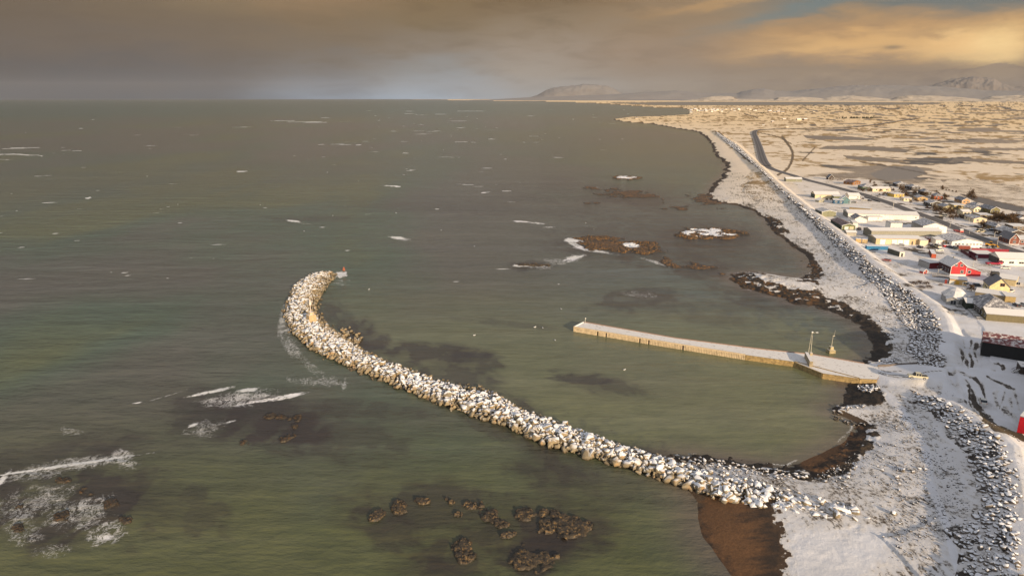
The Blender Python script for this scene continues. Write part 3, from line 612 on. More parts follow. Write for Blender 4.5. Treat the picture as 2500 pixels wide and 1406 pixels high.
    ac = node('ShaderNodeAttribute', attribute_name='ground_colour'); af = node('ShaderNodeAttribute', attribute_name='snow_cover')
    a = noise(scalev(pos, (1, 0.7, 1)), 1.5, 7, 0.74); c2 = noise(pos, 0.12, 5, 0.6)
    t = m('ADD', m('MULTIPLY', a, 0.62), m('MULTIPLY', c2, 0.38))
    mask = mapr(m('SUBTRACT', m('ADD', m('MULTIPLY', af.outputs['Fac'], 0.62), 0.18), t), -0.03, 0.07)
    gn = noise(pos, 2.2, 6, 0.65)
    g1 = mix(mapr(gn, 0.35, 0.72), ac.outputs['Color'], (0.5, 0.5, 0.5)); gcol = mix(mapr(gn, 0.3, 0.7, 0.5, 0.0), ac.outputs['Color'], (0.02, 0.016, 0.012))
    sc = mix(mapr(c2, 0.35, 0.7), (0.80, 0.79, 0.80), (0.70, 0.68, 0.67))
    # thin snow shows ground colour; low sun gold painted into snow, growing with distance
    thin = mapr(af.outputs['Fac'], 0.5, 0.93, 0.75, 0.0); gt = node('ShaderNodeAttribute', attribute_name='sun_gold_tint'); sc = mix(gt.outputs['Fac'], sc, (0.97, 0.71, 0.39)); sc = mix(m('MULTIPLY', thin, 0.6), sc, mix(0.62, ac.outputs['Color'], (0.88, 0.76, 0.56)))
    col = mix(mask, gcol, sc); plug(b.inputs['Base Color'], col); b.inputs['Roughness'].default_value = 0.75; b.inputs['Specular IOR Level'].default_value = 0.25
    bp = node('ShaderNodeBump'); bp.inputs['Strength'].default_value = 0.45; bp.inputs['Distance'].default_value = 0.35
    plug(bp.inputs['Height'], m('ADD', a, m('MULTIPLY', mask, 0.4))); plug(b.inputs['Normal'], bp.outputs[0])
    o = np_mesh('ground', V3, F, ma, {'ground_colour': G, 'snow_cover': snow, 'sun_gold_tint': sun_gold_w}, smooth=True)
    tag(o, 'snow dusted coastal plain, beach and yards with bare brown patches', kind='structure')
build_land()
def zground(x, y):
    h = ground_fields(np.array([x], float), np.array([y], float))[0][0]
    return float(h)
# ================================================================ ROCKS
def rock_variant(seed):
    rg = random.Random(seed); bm = bmesh.new()
    sx, sy, sz = rg.uniform(0.85, 1.25), rg.uniform(0.6, 0.95), rg.uniform(0.5, 0.8)
    for k in range(15):
        v = Vector((rg.uniform(-1, 1), rg.uniform(-1, 1), rg.uniform(-1, 1)))
        mx = max(abs(c) for c in v); v = v/mx*rg.uniform(0.82, 1.0); v = v*0.6+v.normalized()*0.45
        bm.verts.new((v.x*sx, v.y*sy, v.z*sz))
    r = bmesh.ops.convex_hull(bm, input=bm.verts)
    junk = [e for e in r['geom_interior'] if isinstance(e, bmesh.types.BMVert)]
    bmesh.ops.delete(bm, geom=junk, context='VERTS')
    bmesh.ops.bevel(bm, geom=bm.edges[:], offset=0.05, segments=1, affect='EDGES', clamp_overlap=True)
    bmesh.ops.triangulate(bm, faces=bm.faces[:])
    bm.verts.index_update()
    V = np.array([v.co[:] for v in bm.verts]); F = np.array([[v.index for v in f.verts] for f in bm.faces]); bm.free()
    return V, F
VAR = [rock_variant(100+i) for i in range(14)]
def rot_mats(n, rg, tilt=0.9):
    a = rg.uniform(0, 2*math.pi, n); b = rg.uniform(-tilt, tilt, n); c = rg.uniform(-tilt, tilt, n)
    ca, sa, cb, sb, cc, sc = np.cos(a), np.sin(a), np.cos(b), np.sin(b), np.cos(c), np.sin(c)
    z = np.zeros(n); o = np.ones(n)
    Rz = np.stack([ca, -sa, z, sa, ca, z, z, z, o], 1).reshape(-1, 3, 3)
    Rx = np.stack([o, z, z, z, cb, -sb, z, sb, cb], 1).reshape(-1, 3, 3)
    Ry = np.stack([cc, z, sc, z, o, z, -sc, z, cc], 1).reshape(-1, 3, 3)
    return Rz@Rx@Ry
def scatter_rocks(name, pos, size, mat, seed, nmain, label_one, cat, group, label_rest, tilt=0.7):
    """the biggest-looking nmain stones become objects of their own, the rest one heap"""
    rg = np.random.default_rng(seed); n = len(pos)
    M = rot_mats(n, rg, tilt); sc3 = size[:, None]*0.5*rg.uniform(0.85, 1.15, (n, 3)); var = rg.integers(0, len(VAR), n)
    U_, V_ = PX(pos[:, 0], pos[:, 1], pos[:, 2]); vis = (U_ > -10) & (U_ < 2510) & (V_ < 1416)
    app = size/np.linalg.norm(pos-np.array([0, 0, CAMH]), axis=1)*vis
    order = np.argsort(-app); main = set(order[:nmain].tolist()) if nmain else set()
    base = {}
    for i in sorted(main):
        k = int(var[i])
        if k not in base:
            o = np_mesh(name, VAR[k][0]*0.5, VAR[k][1], mat); base[k] = o.data; first = True
        else: o = link(bpy.data.objects.new(name, base[k]))
        Mx = Matrix(M[i].tolist()).to_4x4(); S = Matrix.Diagonal((*(sc3[i]*2), 1.0))
        o.matrix_world = Matrix.Translation(pos[i].tolist())@Mx@S
        tag(o, label_one, cat, group)
    Vs, Fs, off = [], [], 0
    for k in range(len(VAR)):
        ids = [i for i in np.where(var == k)[0] if i not in main]
        if not ids: continue
        ids = np.array(ids); v, f = VAR[k]
        W = np.einsum('nij,vj->nvi', M[ids]*1.0, v)  # rotate
        loc = v[None]*sc3[ids][:, None, :]; W = np.einsum('nij,nvj->nvi', M[ids], loc)+pos[ids][:, None]
        Vs.append(W.reshape(-1, 3)); Fs.append((f[None]+(np.arange(len(ids))*len(v))[:, None, None]+off).reshape(-1, 3)); off += len(ids)*len(v)
    if Vs:
        o = np_mesh(name+'_heap', np.concatenate(Vs), np.concatenate(Fs), mat); tag(o, label_rest, cat+' heap' if nmain else cat, None, 'stuff')
# ---------------------------------------------------------------- breakwater
BW_SEA = [(795,666),(750,676),(715,702),(700,735),(692,765),(702,800),(748,852),(805,882),(870,908),(935,934),(1060,986),(1160,1022),(1250,1056),(1340,1096),(1460,1128),(1560,1158),(1650,1186),(1712,1208),(1800,1230),(1880,1248),(1970,1268),(2060,1286),(2150,1292)]
BW_HAR = [(826,672),(822,684),(806,705),(792,730),(780,752),(786,775),(800,790),(838,812),(884,850),(945,880),(1030,912),(1110,934),(1185,944),(1230,978),(1310,1010),(1400,1046),(1500,1082),(1580,1104),(1660,1126),(1760,1150),(1860,1176),(1970,1204),(2060,1226),(2135,1244)]
sea_w = np.array([P(a, b, 0.0 if i < 18 else 1.6) for i, (a, b) in enumerate(BW_SEA)]); har_w = np.array([P(a, b, 0.0 if i < 18 else 2.0) for i, (a, b) in enumerate(BW_HAR)])
def along(A, n):
    A = np.array(cat_smooth([tuple(p) for p in A], 6)); return A
SEA_ = along(sea_w, 6); HAR_ = along(har_w[:len(sea_w)], 6); k_ = np.interp(np.arange(len(SEA_)), np.linspace(0, len(SEA_)-1, len(HAR_)), np.arange(len(HAR_))); HAR_ = np.stack([np.interp(k_, np.arange(len(HAR_)), HAR_[:, c]) for c in range(3)], 1); HAR_[:, :2] += (SEA_-HAR_)[:, :2]*0.08; CEN_ = (SEA_+HAR_)/2
Ls = np.concatenate([[0], np.cumsum(np.linalg.norm(np.diff(CEN_, axis=0), axis=1))])
TOT = Ls[-1]; print('breakwater length', TOT, 'width', np.linalg.norm(SEA_-HAR_, axis=1)[::12])
def bw_point(s, t):
    """s metres from the tip, t 0 (sea edge) .. 1 (harbour edge)"""
    a = np.stack([np.interp(s, Ls, SEA_[:, k]) for k in range(3)], -1); b = np.stack([np.interp(s, Ls, HAR_[:, k]) for k in range(3)], -1)
    p = a+(b-a)*t[..., None]; w = np.linalg.norm(b-a, axis=-1)
    prof = np.clip(np.minimum(t/0.36, (1-t)/0.42), 0, 1)**0.85
    H = 2.25*np.clip(s/14+0.3, 0, 1)*np.clip((TOT-s)/40+0.15, 0, 1)
    p = p.copy(); p[..., 2] = p[..., 2]*np.clip(1-prof, 0, 1)+prof*np.maximum(H, p[..., 2]+0.6)
    return p, w
def build_breakwater():
    S, T = np.meshgrid(np.arange(0, TOT, 1.0), np.linspace(-0.04, 1.06, 22), indexing='ij')
    p, w = bw_point(S, T); edge = (T < 0) | (T > 1); p[..., 2] = np.where(edge, -1.0, p[..., 2]-0.75)
    n0, n1 = S.shape; i = np.arange(n0-1)[:, None]*n1+np.arange(n1-1)[None]; F = np.stack([i, i+1, i+n1+1, i+n1], -1).reshape(-1, 4)
    o = np_mesh('breakwater', p.reshape(-1, 3), F, M_DARKROCK); tag(o, 'curved rubble breakwater core under the snowy boulders', 'breakwater')
    rg = np.random.default_rng(3); pts, sz = [], []
    s = 0.0
    while s < TOT-1:
        _, w = bw_point(np.array([s]), np.array([0.5])); w = w[0]; fs = s/TOT; k = max(5, int(w/(1.05+0.35*fs)))
        for j in range(k+1):
            t = (j+rg.uniform(-0.3, 0.3))/k
            ss_ = s+rg.uniform(-0.7, 0.7); t = 0.07+0.88*min(1.0, max(0.0, t)); q, _ = bw_point(np.array([max(0, ss_)]), np.array([t])); q = q[0]
            big = (1.5+0.55*fs) if t < 0.6 else (1.15+0.2*fs)
            d = big*rg.choice([0.55, 0.8, 1.1, 1.5], p=[.30, .33, .25, .12])
            pts.append(q+np.array([rg.normal(0, .2), rg.normal(0, .2), rg.normal(0, 0.30)-0.1])); sz.append(d)
            if rg.random() < 0.32:
                pts.append(q+np.array([rg.normal(0, .8), rg.normal(0, .8), rg.uniform(-0.5, 0.25)])); sz.append(d*0.6)
        s += 1.0+0.35*fs
    # tumbled blocks in the water at the foot and the spur on the harbour side
    for k in range(60):
        s_ = rg.uniform(40, TOT-120); t = rg.choice([0.0, 1.02])+rg.normal(0, 0.03); q, _ = bw_point(np.array([s_]), np.array([t])); q = q[0]; q[2] = rg.uniform(-0.5, 0.0)
        pts.append(q); sz.append(rg.uniform(1.2, 2.2))
    for px, py, n_ in [(862,826,12),(845,814,10),(872,834,6)]:
        for k in range(n_): q = np.array(P(px+rg.normal(0, 9), py+rg.normal(0, 6), 0)); q[2] = rg.uniform(0.0, 0.8); pts.append(q); sz.append(rg.uniform(1.3, 2.2))
    for k in range(70): q = np.array(P(rg.uniform(1180, 1720), 0, 0)) if False else bw_point(np.array([rg.uniform(60, TOT-90)]), np.array([1.05+rg.normal(0, .04)]))[0][0]; q[2] = rg.uniform(-0.3, 0.3); pts.append(q); sz.append(rg.uniform(0.8, 1.6))
    pos = np.array(pts); sz = np.array(sz); print('breakwater boulders', len(pos))
    scatter_rocks('boulder', pos, sz, M_ARMOUR, 5, 300, 'snow capped tan boulder piled on the shoreward half of the breakwater', 'boulder', 'boulders piled on the breakwater', 'snow capped tan boulders heaped along the outer breakwater')
build_breakwater()
# ---------------------------------------------------------------- seawall armour
def in_band(crest, toe, n, rg, zc):
    poly = crest+toe[::-1]; xs = [p[0] for p in poly]; ys = [p[1] for p in poly]
    X = rg.uniform(min(xs), max(xs), n); Y = rg.uniform(min(ys), max(ys), n); k = inpoly(X, Y, poly); return X[k], Y[k]
def grid_jitter(poly, step, rg, jit=0.38):
    xs = [p[0] for p in poly]; ys = [p[1] for p in poly]
    gx, gy = np.meshgrid(np.arange(min(xs), max(xs), step), np.arange(min(ys), max(ys), step)); gx = gx+(np.arange(gx.shape[0])%2)[:, None]*step/2
    X = gx.ravel()+rg.uniform(-jit, jit, gx.size)*step; Y = gy.ravel()+rg.uniform(-jit, jit, gx.size)*step
    k = inpoly(X, Y, poly); return X[k], Y[k]
def build_seawall():
    rg = np.random.default_rng(9)
    far_c = [(x, y, 0) for x, y, z in ncrest_w if math.hypot(x, y) > 420]; 
    allp, alls = [], []
    for nm, crest, toe, stp, dmin, dmax, rb in (('N', ncrest_w, ntoe_w, 1.2, 60, 520, 3.2), ('S', screst_w, stoe_w, 1.12, 60, 520, 1.4), ('F', ncrest_w, ntoe_w, 2.0, 520, 2600, 3.0)):
        poly = [p[:2] for p in crest]+[p[:2] for p in toe][::-1]
        X, Y = grid_jitter(poly, stp, rg); rr = np.hypot(X, Y); k = (rr >= dmin) & (rr < dmax); X, Y = X[k], Y[k]
        dc, _ = pdist(X, Y, crest); dt, _ = pdist(X, Y, toe)
        k = (dc > rb+rg.normal(0, .7, len(X))) & (rg.random(len(X)) < np.clip(dt/2.2+0.25, 0, 1)); X, Y = X[k], Y[k]
        h = ground_fields(X, Y)[0]
        sz = stp*rg.choice([0.6, 0.85, 1.1, 1.5], p=[.25, .35, .28, .12], size=len(X))
        allp.append(np.stack([X, Y, h+sz*0.10], 1)); alls.append(sz*0.98)
    # stones strewn on the beach below the toe, and by the pier root
    X, Y = grid_jitter([P(*q)[:2] for q in [(1890,480),(1960,560),(2060,690),(2140,790),(2190,870),(2240,900),(2200,760),(2080,645),(1950,520)]], 3.0, rg); k = rg.random(len(X)) < 0.5; X, Y = X[k], Y[k]
    allp.append(np.stack([X, Y, ground_fields(X, Y)[0]+0.02], 1)); alls.append(rg.uniform(0.5, 1.2, len(X)))
    for pl, st, lo, hi in [([(2090,934),(2145,936),(2148,955),(2120,960),(2098,946)], 1.1, .8, 1.3), ([(2135,880),(2190,872),(2200,886),(2140,898),(2115,892)], 1.3, .8, 1.3), ([(2030,996),(2045,985),(2110,984),(2118,990),(2075,994),(2040,1004)], 1.2, .8, 1.4), ([(2035,1002),(2075,1018),(2120,1028),(2125,1034),(2070,1026),(2040,1014)], 1.2, .8, 1.3),
                           ([(2140,1330),(2240,1240),(2330,1200),(2300,1300),(2200,1360)], 3.0, .35, .8), ([(1960,1165),(2100,1100),(2260,1150),(2240,1240),(2130,1230)], 2.4, .35, 1.1),([(1600,1098),(1760,1116),(1900,1140),(1985,1165),(1900,1170),(1700,1130)], 1.4, .6, 1.3)]:
        X, Y = grid_jitter([P(a, b, 1.5)[:2] for a, b in pl], st, rg); 
        if hi == 1.1 or hi == .8: k = rg.random(len(X)) < 0.45; X, Y = X[k], Y[k]
        allp.append(np.stack([X, Y, np.maximum(ground_fields(X, Y)[0], 0.0)+0.12], 1)); alls.append(rg.uniform(lo, hi, len(X)))
    pos = np.concatenate(allp); sz = np.concatenate(alls); print('seawall stones', len(pos))
    scatter_rocks('armour_stone', pos, sz, M_WALLROCK, 8, 300, 'dark grey snow capped stone on the near seawall slope at lower right', 'armour stone', 'armour stones on the near seawall', 'dark grey armour stones in a long snowy band along the shore', 0.45)
    rg = np.random.default_rng(19)
    for i, (px, py, s, lab) in enumerate([(2179,1254,1.9,'lone snowy boulder lying past the inner end of the breakwater'),(2432,1072,2.0,'squarish brown block on top of the sunlit berm'),(2205,1145,1.6,'dark angular stone alone on the trampled beach snow'),(2190,1162,1.3,'smaller dark stone beside the angular stone on the beach snow'),(2357,858+22,0.9,'small dark stone alone in the snowy yard')][:4]):
        x, y, _ = P(px, py, 3.0 if i != 1 else 6.5); z = zground(x, y)
        k = (i*3+2) % len(VAR); o = np_mesh('boulder' if i != 1 else 'block', VAR[k][0]*0.5, VAR[k][1], M_ARMOUR if i < 2 else M_WALLROCK)
        o.location = (x, y, z+s*0.22); o.scale = (s, s, s*0.9); o.rotation_euler = (0.1, 0.1, i*1.3); tag(o, lab, 'boulder')
build_seawall()
def build_beach_stones():
    rg = np.random.default_rng(77); P_ = []
    for pl, n in [([(1960,1165),(2120,1090),(2140,1000),(2230,980),(2320,1110),(2380,1290),(2300,1340),(2320,1450),(2120,1440),(2190,1330),(2150,1250)], 4200), ([(1990,560),(2140,700),(2210,820),(2190,880),(2150,800),(2080,735),(2000,690),(2010,640),(1950,590)], 2600), ([(1760,470),(1850,440),(1990,560),(1950,590),(1900,530),(1860,505)], 900), ([(2240,930),(2330,960),(2480,1090),(2500,1300),(2440,1200),(2380,1080),(2300,1000)], 700), ([(1650,1118),(1780,1125),(1960,1165),(2150,1240),(1900,1180)], 900)]:
        w = [P(a, b, 2.5)[:2] for a, b in pl]; xs = [p[0] for p in w]; ys = [p[1] for p in w]; X = rg.uniform(min(xs), max(xs), n*3); Y = rg.uniform(min(ys), max(ys), n*3)
        k = inpoly(X, Y, w) & (fbm(X/7, Y/7, 9, 3)+rg.normal(0, .06, len(X)) > 0.47); X, Y = X[k][:n], Y[k][:n]; P_.append(np.stack([X, Y, ground_fields(X, Y)[0]], 1))
    p = np.concatenate(P_); n = len(p); s = np.exp(rg.normal(-1.55, .42, n)).clip(.10, .7); M = rot_mats(n, rg, .5)
    o = np.array([(1,0,0),(-.9,.2,0),(0,1,.1),(.1,-.9,0),(.1,0,.8),(0,.1,-.6)])*.8; f = np.array([(0,2,4),(2,1,4),(1,3,4),(3,0,4),(2,0,5),(1,2,5),(3,1,5),(0,3,5)])
    W = np.einsum('nij,nvj->nvi', M, o[None]*s[:, None, None]*rg.uniform(.6, 1.2, (n, 1, 3)))+p[:, None]
    ob = np_mesh('beach_stones', W.reshape(-1, 3), (f[None]+(np.arange(n)*6)[:, None, None]).reshape(-1, 3), M_SMALL); tag(ob, 'small dark stones and wrack scattered over the snowy beach', 'beach stones', None, 'stuff')
M_SMALL = rock_mat('beach_stone', (0.06, 0.05, 0.042), (0.12, 0.095, 0.07), (0.04, 0.03, 0.025), 0.72, 0.8)
build_beach_stones()
# ---------------------------------------------------------------- reefs
def reef_mat(name, orange, snow):
    ma, nt, b = new_mat(name); node, plug, m, mix, noise, mapr, scalev = NT(nt)
    geo = node('ShaderNodeNewGeometry'); pos = geo.outputs['Position']; sep = node('ShaderNodeSeparateXYZ'); plug(sep.inputs[0], pos)
    n = noise(pos, 0.9, 5, 0.6); f = noise(pos, 3.5, 5, 0.65)
    c = mix(mapr(f, 0.35, 0.65), (0.016, 0.013, 0.010), (0.085, 0.062, 0.034))
    if orange: c = mix(m('MULTIPLY', mapr(noise(pos, 1.4, 5, 0.65), 0.53, 0.60), mapr(sep.outputs[2], 0.08, 0.3)), c, orange)
    if snow:
        at = node('ShaderNodeAttribute', attribute_name='snow_cover'); c = mix(mapr(m('ADD', at.outputs['Fac'], m('MULTIPLY', m('SUBTRACT', f, 0.5), 0.8)), 0.45, 0.55), c, (0.82, 0.82, 0.83))
    plug(b.inputs['Base Color'], c); b.inputs['Roughness'].default_value = 0.6
    bp = node('ShaderNodeBump'); bp.inputs['Strength'].default_value = 0.6; bp.inputs['Distance'].default_value = 0.2; plug(bp.inputs['Height'], f); plug(b.inputs['Normal'], bp.outputs[0])
    return ma
MR = {'dark': reef_mat('barnacled_rock', (0.20, 0.125, 0.05), False), 'weed': reef_mat('seaweed_rock', (0.42, 0.19, 0.035), True), 'low': reef_mat('wet_weed_rock', (0.10, 0.05, 0.015), False)}
def build_reefs():
    for k, (cx, cy, rx, ry, rot, kind, lab) in enumerate(REEFS):
        x0, y0, _ = P(cx, cy); ppm = (cy-240.5)/CAMH; fpm = (cy-240.5)**2/(FPX*CAMH)*1.05
        if kind in ('dark', 'low'): rx, ry = rx*1.12, ry*1.05
        wx, wy = rx/ppm, ry/fpm; 
        n0 = int(min(220, max(40, wx*2*1.3/0.3))); n1 = int(min(160, max(36, wy*2*1.3/0.35)))
        # build the sheet directly on the ground under the traced outline
        a, b_ = np.meshgrid(np.linspace(-1.35, 1.35, n0), np.linspace(-1.35, 1.35, n1)); c, s = math.cos(rot), math.sin(rot)
        u = cx+a*rx*c-b_*ry*s; v = cy+a*rx*s+b_*ry*c
        dx, dy = u-1250.0, 703.0-v; f = FPX*cp+dy*sp; up = dy*cp-FPX*sp; t = -CAMH/up; X = dx*t; Y = f*t
        q = np.sqrt(a*a+b_*b_)
        if 'notch' in lab: q = q+0.9*np.exp(-((a-0.05)/0.28)**2)*(b_ < -0.1)
        if 'hooked' in lab: q = q+0.8*np.exp(-((a-0.45)/0.4)**2-((b_+0.5)/0.5)**2)
        if 'square' in lab: q = np.maximum(abs(a), abs(b_))*0.95+0.5*np.exp(-((a-0.2)/0.3)**2-((b_+0.2)/0.3)**2)
        if 'two part' in lab: q = q+0.5*np.exp(-((a-0.35)/0.12)**2)
        sc_ = {'dark': 2.6, 'low': 2.4}.get(kind, 8.0)
        n = fbm(X/sc_, Y/sc_, 200+k, 5); ridged = 1-abs(fbm(X/(sc_*0.5), Y/(sc_*0.5), 300+k, 4)*2-1)*2.4
        broken = {'weed': 3.2, 'dark': 3.0, 'low': 2.6, 'snow': 1.5, 'snow2': 1.9}[kind]
        hh = {'weed': 0.55, 'dark': 0.62, 'low': 0.5, 'snow': 1.3, 'snow2': 1.1}[kind]
        z = (1-q*q)*1.0+(n-0.5)*broken*1.6+(ridged-0.4)*0.35; 
        if kind == 'weed': z = z-0.55
        if kind == 'snow2': z = z-0.15
        if kind == 'low': z = z-0.45
        cr_ = sstep(abs(fbm(X/(sc_*0.45)+5, Y/(sc_*0.45), 500+k, 3)-0.5), 0.07, 0.0); z = np.where(z > 0, np.minimum(z*1.6, 0.75)*(1-0.75*cr_)+0.10*z, z); z = np.clip(z, -1.2, 1.1)*hh; z = z+(fbm(X/0.8, Y/0.8, 400+k, 3)-0.5)*0.35*(z > -0.2); z[q > 1.33] = -1
        if not (z > 0.05).any(): z += 0.3
        i = np.arange(n1-1)[:, None]*n0+np.arange(n0-1)[None]; F = np.stack([i, i+n0, i+n0+1, i+1], -1).reshape(-1, 4)
        zf = z.ravel(); F = F[zf[F].max(1) > -0.12]; used = np.zeros(len(zf), bool); used[F.ravel()] = True; idx = np.cumsum(used)-1
        V3 = np.stack([X.ravel(), Y.ravel(), zf], 1)[used]; org = np.array([x0, y0, 0]); V3 = V3-org
        sn = np.zeros(len(zf))
        if kind == 'snow': sn = (sstep(z, 0.42, 0.6)*sstep(q, 1.0, 0.7)*sstep(fbm(X/6, Y/4, 77, 4), 0.44, 0.56)*0.95).ravel()
        if kind == 'snow2': sn = (1.1*np.exp(-(((a-0.32)/0.22)**2+((b_+0.15)/0.38)**2))).ravel()*(z.ravel() > 0.1)
        o = np_mesh('rock_reef', V3, idx[F], MR['weed' if kind.startswith('snow') else kind], {'snow_cover': sn[used]}); o.location = (x0, y0, 0)
        # winding check not needed: faces point up
        tag(o, lab, 'rock reef')
build_reefs()
# ================================================================ BUILDERS
class MB:
    def __init__(s): s.v = []; s.f = []
    def add(s, vs, fs):
        o = len(s.v); s.v += [tuple(v) for v in vs]; s.f += [tuple(i+o for i in f) for f in fs]; return s
    def box(s, x0, x1, y0, y1, z0, z1):
        return s.add([(x0,y0,z0),(x1,y0,z0),(x1,y1,z0),(x0,y1,z0),(x0,y0,z1),(x1,y0,z1),(x1,y1,z1),(x0,y1,z1)],
                     [(0,3,2,1),(4,5,6,7),(0,1,5,4),(1,2,6,5),(2,3,7,6),(3,0,4,7)])
    def prism_y(s, pts, y0, y1):   # pts (x,z) ccw seen from -y
        n = len(pts); return s.add([(x, y0, z) for x, z in pts]+[(x, y1, z) for x, z in pts], [tuple(range(n)), tuple(range(2*n-1, n-1, -1))]+[(i, i+n, (i+1) % n+n, (i+1) % n) for i in range(n)])
    def prism_x(s, pts, x0, x1):   # pts (y,z)
        n = len(pts); return s.add([(x0, y, z) for y, z in pts]+[(x1, y, z) for y, z in pts], [tuple(range(n-1, -1, -1)), tuple(range(n, 2*n))]+[(i, (i+1) % n, (i+1) % n+n, i+n) for i in range(n)])
    def prism_z(s, pts, z0, z1, taper=1.0):
        n = len(pts); cx = sum(p[0] for p in pts)/n; cy = sum(p[1] for p in pts)/n
        return s.add([(x, y, z0) for x, y in pts]+[(cx+(x-cx)*taper, cy+(y-cy)*taper, z1) for x, y in pts], [tuple(range(n-1, -1, -1)), tuple(range(n, 2*n))]+[(i, (i+1) % n, (i+1) % n+n, i+n) for i in range(n)])
    def rod(s, a, b, r0, r1=None, n=6):
        r1 = r0 if r1 is None else r1; a = Vector(a); b = Vector(b); d = (b-a).normalized(); u = d.orthogonal().normalized(); w = d.cross(u)
        V = [a+(u*math.cos(2*math.pi*i/n)+w*math.sin(2*math.pi*i/n))*r0 for i in range(n)]+[b+(u*math.cos(2*math.pi*i/n)+w*math.sin(2*math.pi*i/n))*r1 for i in range(n)]
        return s.add(V, [tuple(range(n-1, -1, -1)), tuple(range(n, 2*n))]+[(i, (i+1) % n, (i+1) % n+n, i+n) for i in range(n)])
    def build(s, name, mat, parent=None, bevel=0.0):
        me = bpy.data.meshes.new(name); me.from_pydata(s.v, [], s.f); me.validate()
        bm = bmesh.new(); bm.from_mesh(me); bmesh.ops.recalc_face_normals(bm, faces=bm.faces)
        if bevel: bmesh.ops.bevel(bm, geom=bm.edges[:], offset=bevel, segments=2, affect='EDGES', clamp_overlap=True)
        bm.to_mesh(me); bm.free(); me.materials.append(mat)
        o = link(bpy.data.objects.new(name, me)); 
        if parent: o.parent = parent
        return o
def thing(name, loc, rz=0.0, label=None, cat=None, group=None):
    o = link(bpy.data.objects.new(name, None)); o.location = loc; o.rotation_euler = (0, 0, rz); o.empty_display_size = 0.3
    return tag(o, label, cat, group)
def copy_tree(o, parent=None):
    c = link(o.copy())
    if parent: c.parent = parent
    for ch in list(o.children): copy_tree(ch, c)
    return c
def mt(col, rough=0.7, snow=0.0, stripes=None, var=0.10, scale=1.2, metallic=0.0):
    key = 'paint_%s_%s_%s' % ('_'.join('%d' % round(c*100 if max(col) <= 1 else c) for c in col), int(snow*100), stripes[0]+str(stripes[1]) if stripes else 'n')
    return flat_mat(key, col, rough, var, scale, metallic, snow, 0.0, stripes)
GLASS = mt((0.03, 0.035, 0.045), 0.12); WHITE = mt((0.78, 0.77, 0.74)); DARKM = mt((0.04, 0.04, 0.04)); RUBBER = mt((0.02, 0.02, 0.02), 0.9)
SNOWROOF = flat_mat('snowy_roof', (0.34, 0.33, 0.34), 0.7, 0.1, 0.7, 0, 0.62); THINROOF = flat_mat('frosted_roof', (0.20, 0.19, 0.195), 0.6, 0.1, 0.8, 0, 0.30, stripes=('X', 1.3, 0.25)); 
SNOWM = flat_mat('lying_snow', (0.80, 0.80, 0.81), 0.8, 0.03, 1.0)
REDROOF = flat_mat('frosted_red_roof', (0.20, 0.055, 0.05), 0.6, 0.2, 0.7, 0, 0.24, stripes=('X', 1.0, 0.2)); BRNROOF = flat_mat('frosted_brown_roof', (0.16, 0.10, 0.09), 0.6, 0.1, 0.8, 0, 0.14, stripes=('X', 1.3, 0.25))
MK = {'s': SNOWROOF, 't': THINROOF, 'r': REDROOF, 'b': BRNROOF}
def zA(x, y): return (1900+x/4.135, 400+y/4.135)
def zB(x, y): return (2200+x/6.113, 560+y/6.113)
def zC(x, y): return (2200+x/4.137, 760+y/4.137)
def zD(x, y): return (1900+x/6.694, 400+y/6.694)
def zE(x, y): return (2200+x/7.03, 420+y/7.03)
def zG(x, y): return (2200+x/14.06, 430+y/14.06)
def zH(x, y): return (2350+x/9.373, 470+y/9.373)
def zK(x, y): return (2030+x/12.5, 420+y/12.5)
def zP(x, y): return (1800+x/4.545, 760+y/4.545)
def window(par, x, z, w, h, side='front', W=0, D=0, frame=WHITE):
    """frame with a pane; side front (y=0), left (x=-W/2)"""
    f = MB(); p = MB(); e = 0.10
    if side == 'front':
        f.box(x-w/2-e, x+w/2+e, -0.07, -0.003, z-h/2-e, z+h/2+e); p.box(x-w/2, x+w/2, -0.11, -0.073, z-h/2, z+h/2)
        if w > 0.8: f.box(x-0.04, x+0.04, -0.135, -0.113, z-h/2, z+h/2)
    else:
        xx = -W/2; f.box(xx-0.07, xx-0.003, x-w/2-e, x+w/2+e, z-h/2-e, z+h/2+e); p.box(xx-0.11, xx-0.073, x-w/2, x+w/2, z-h/2, z+h/2)
    fo = f.build('window', frame, par); p.build('pane', GLASS, fo)
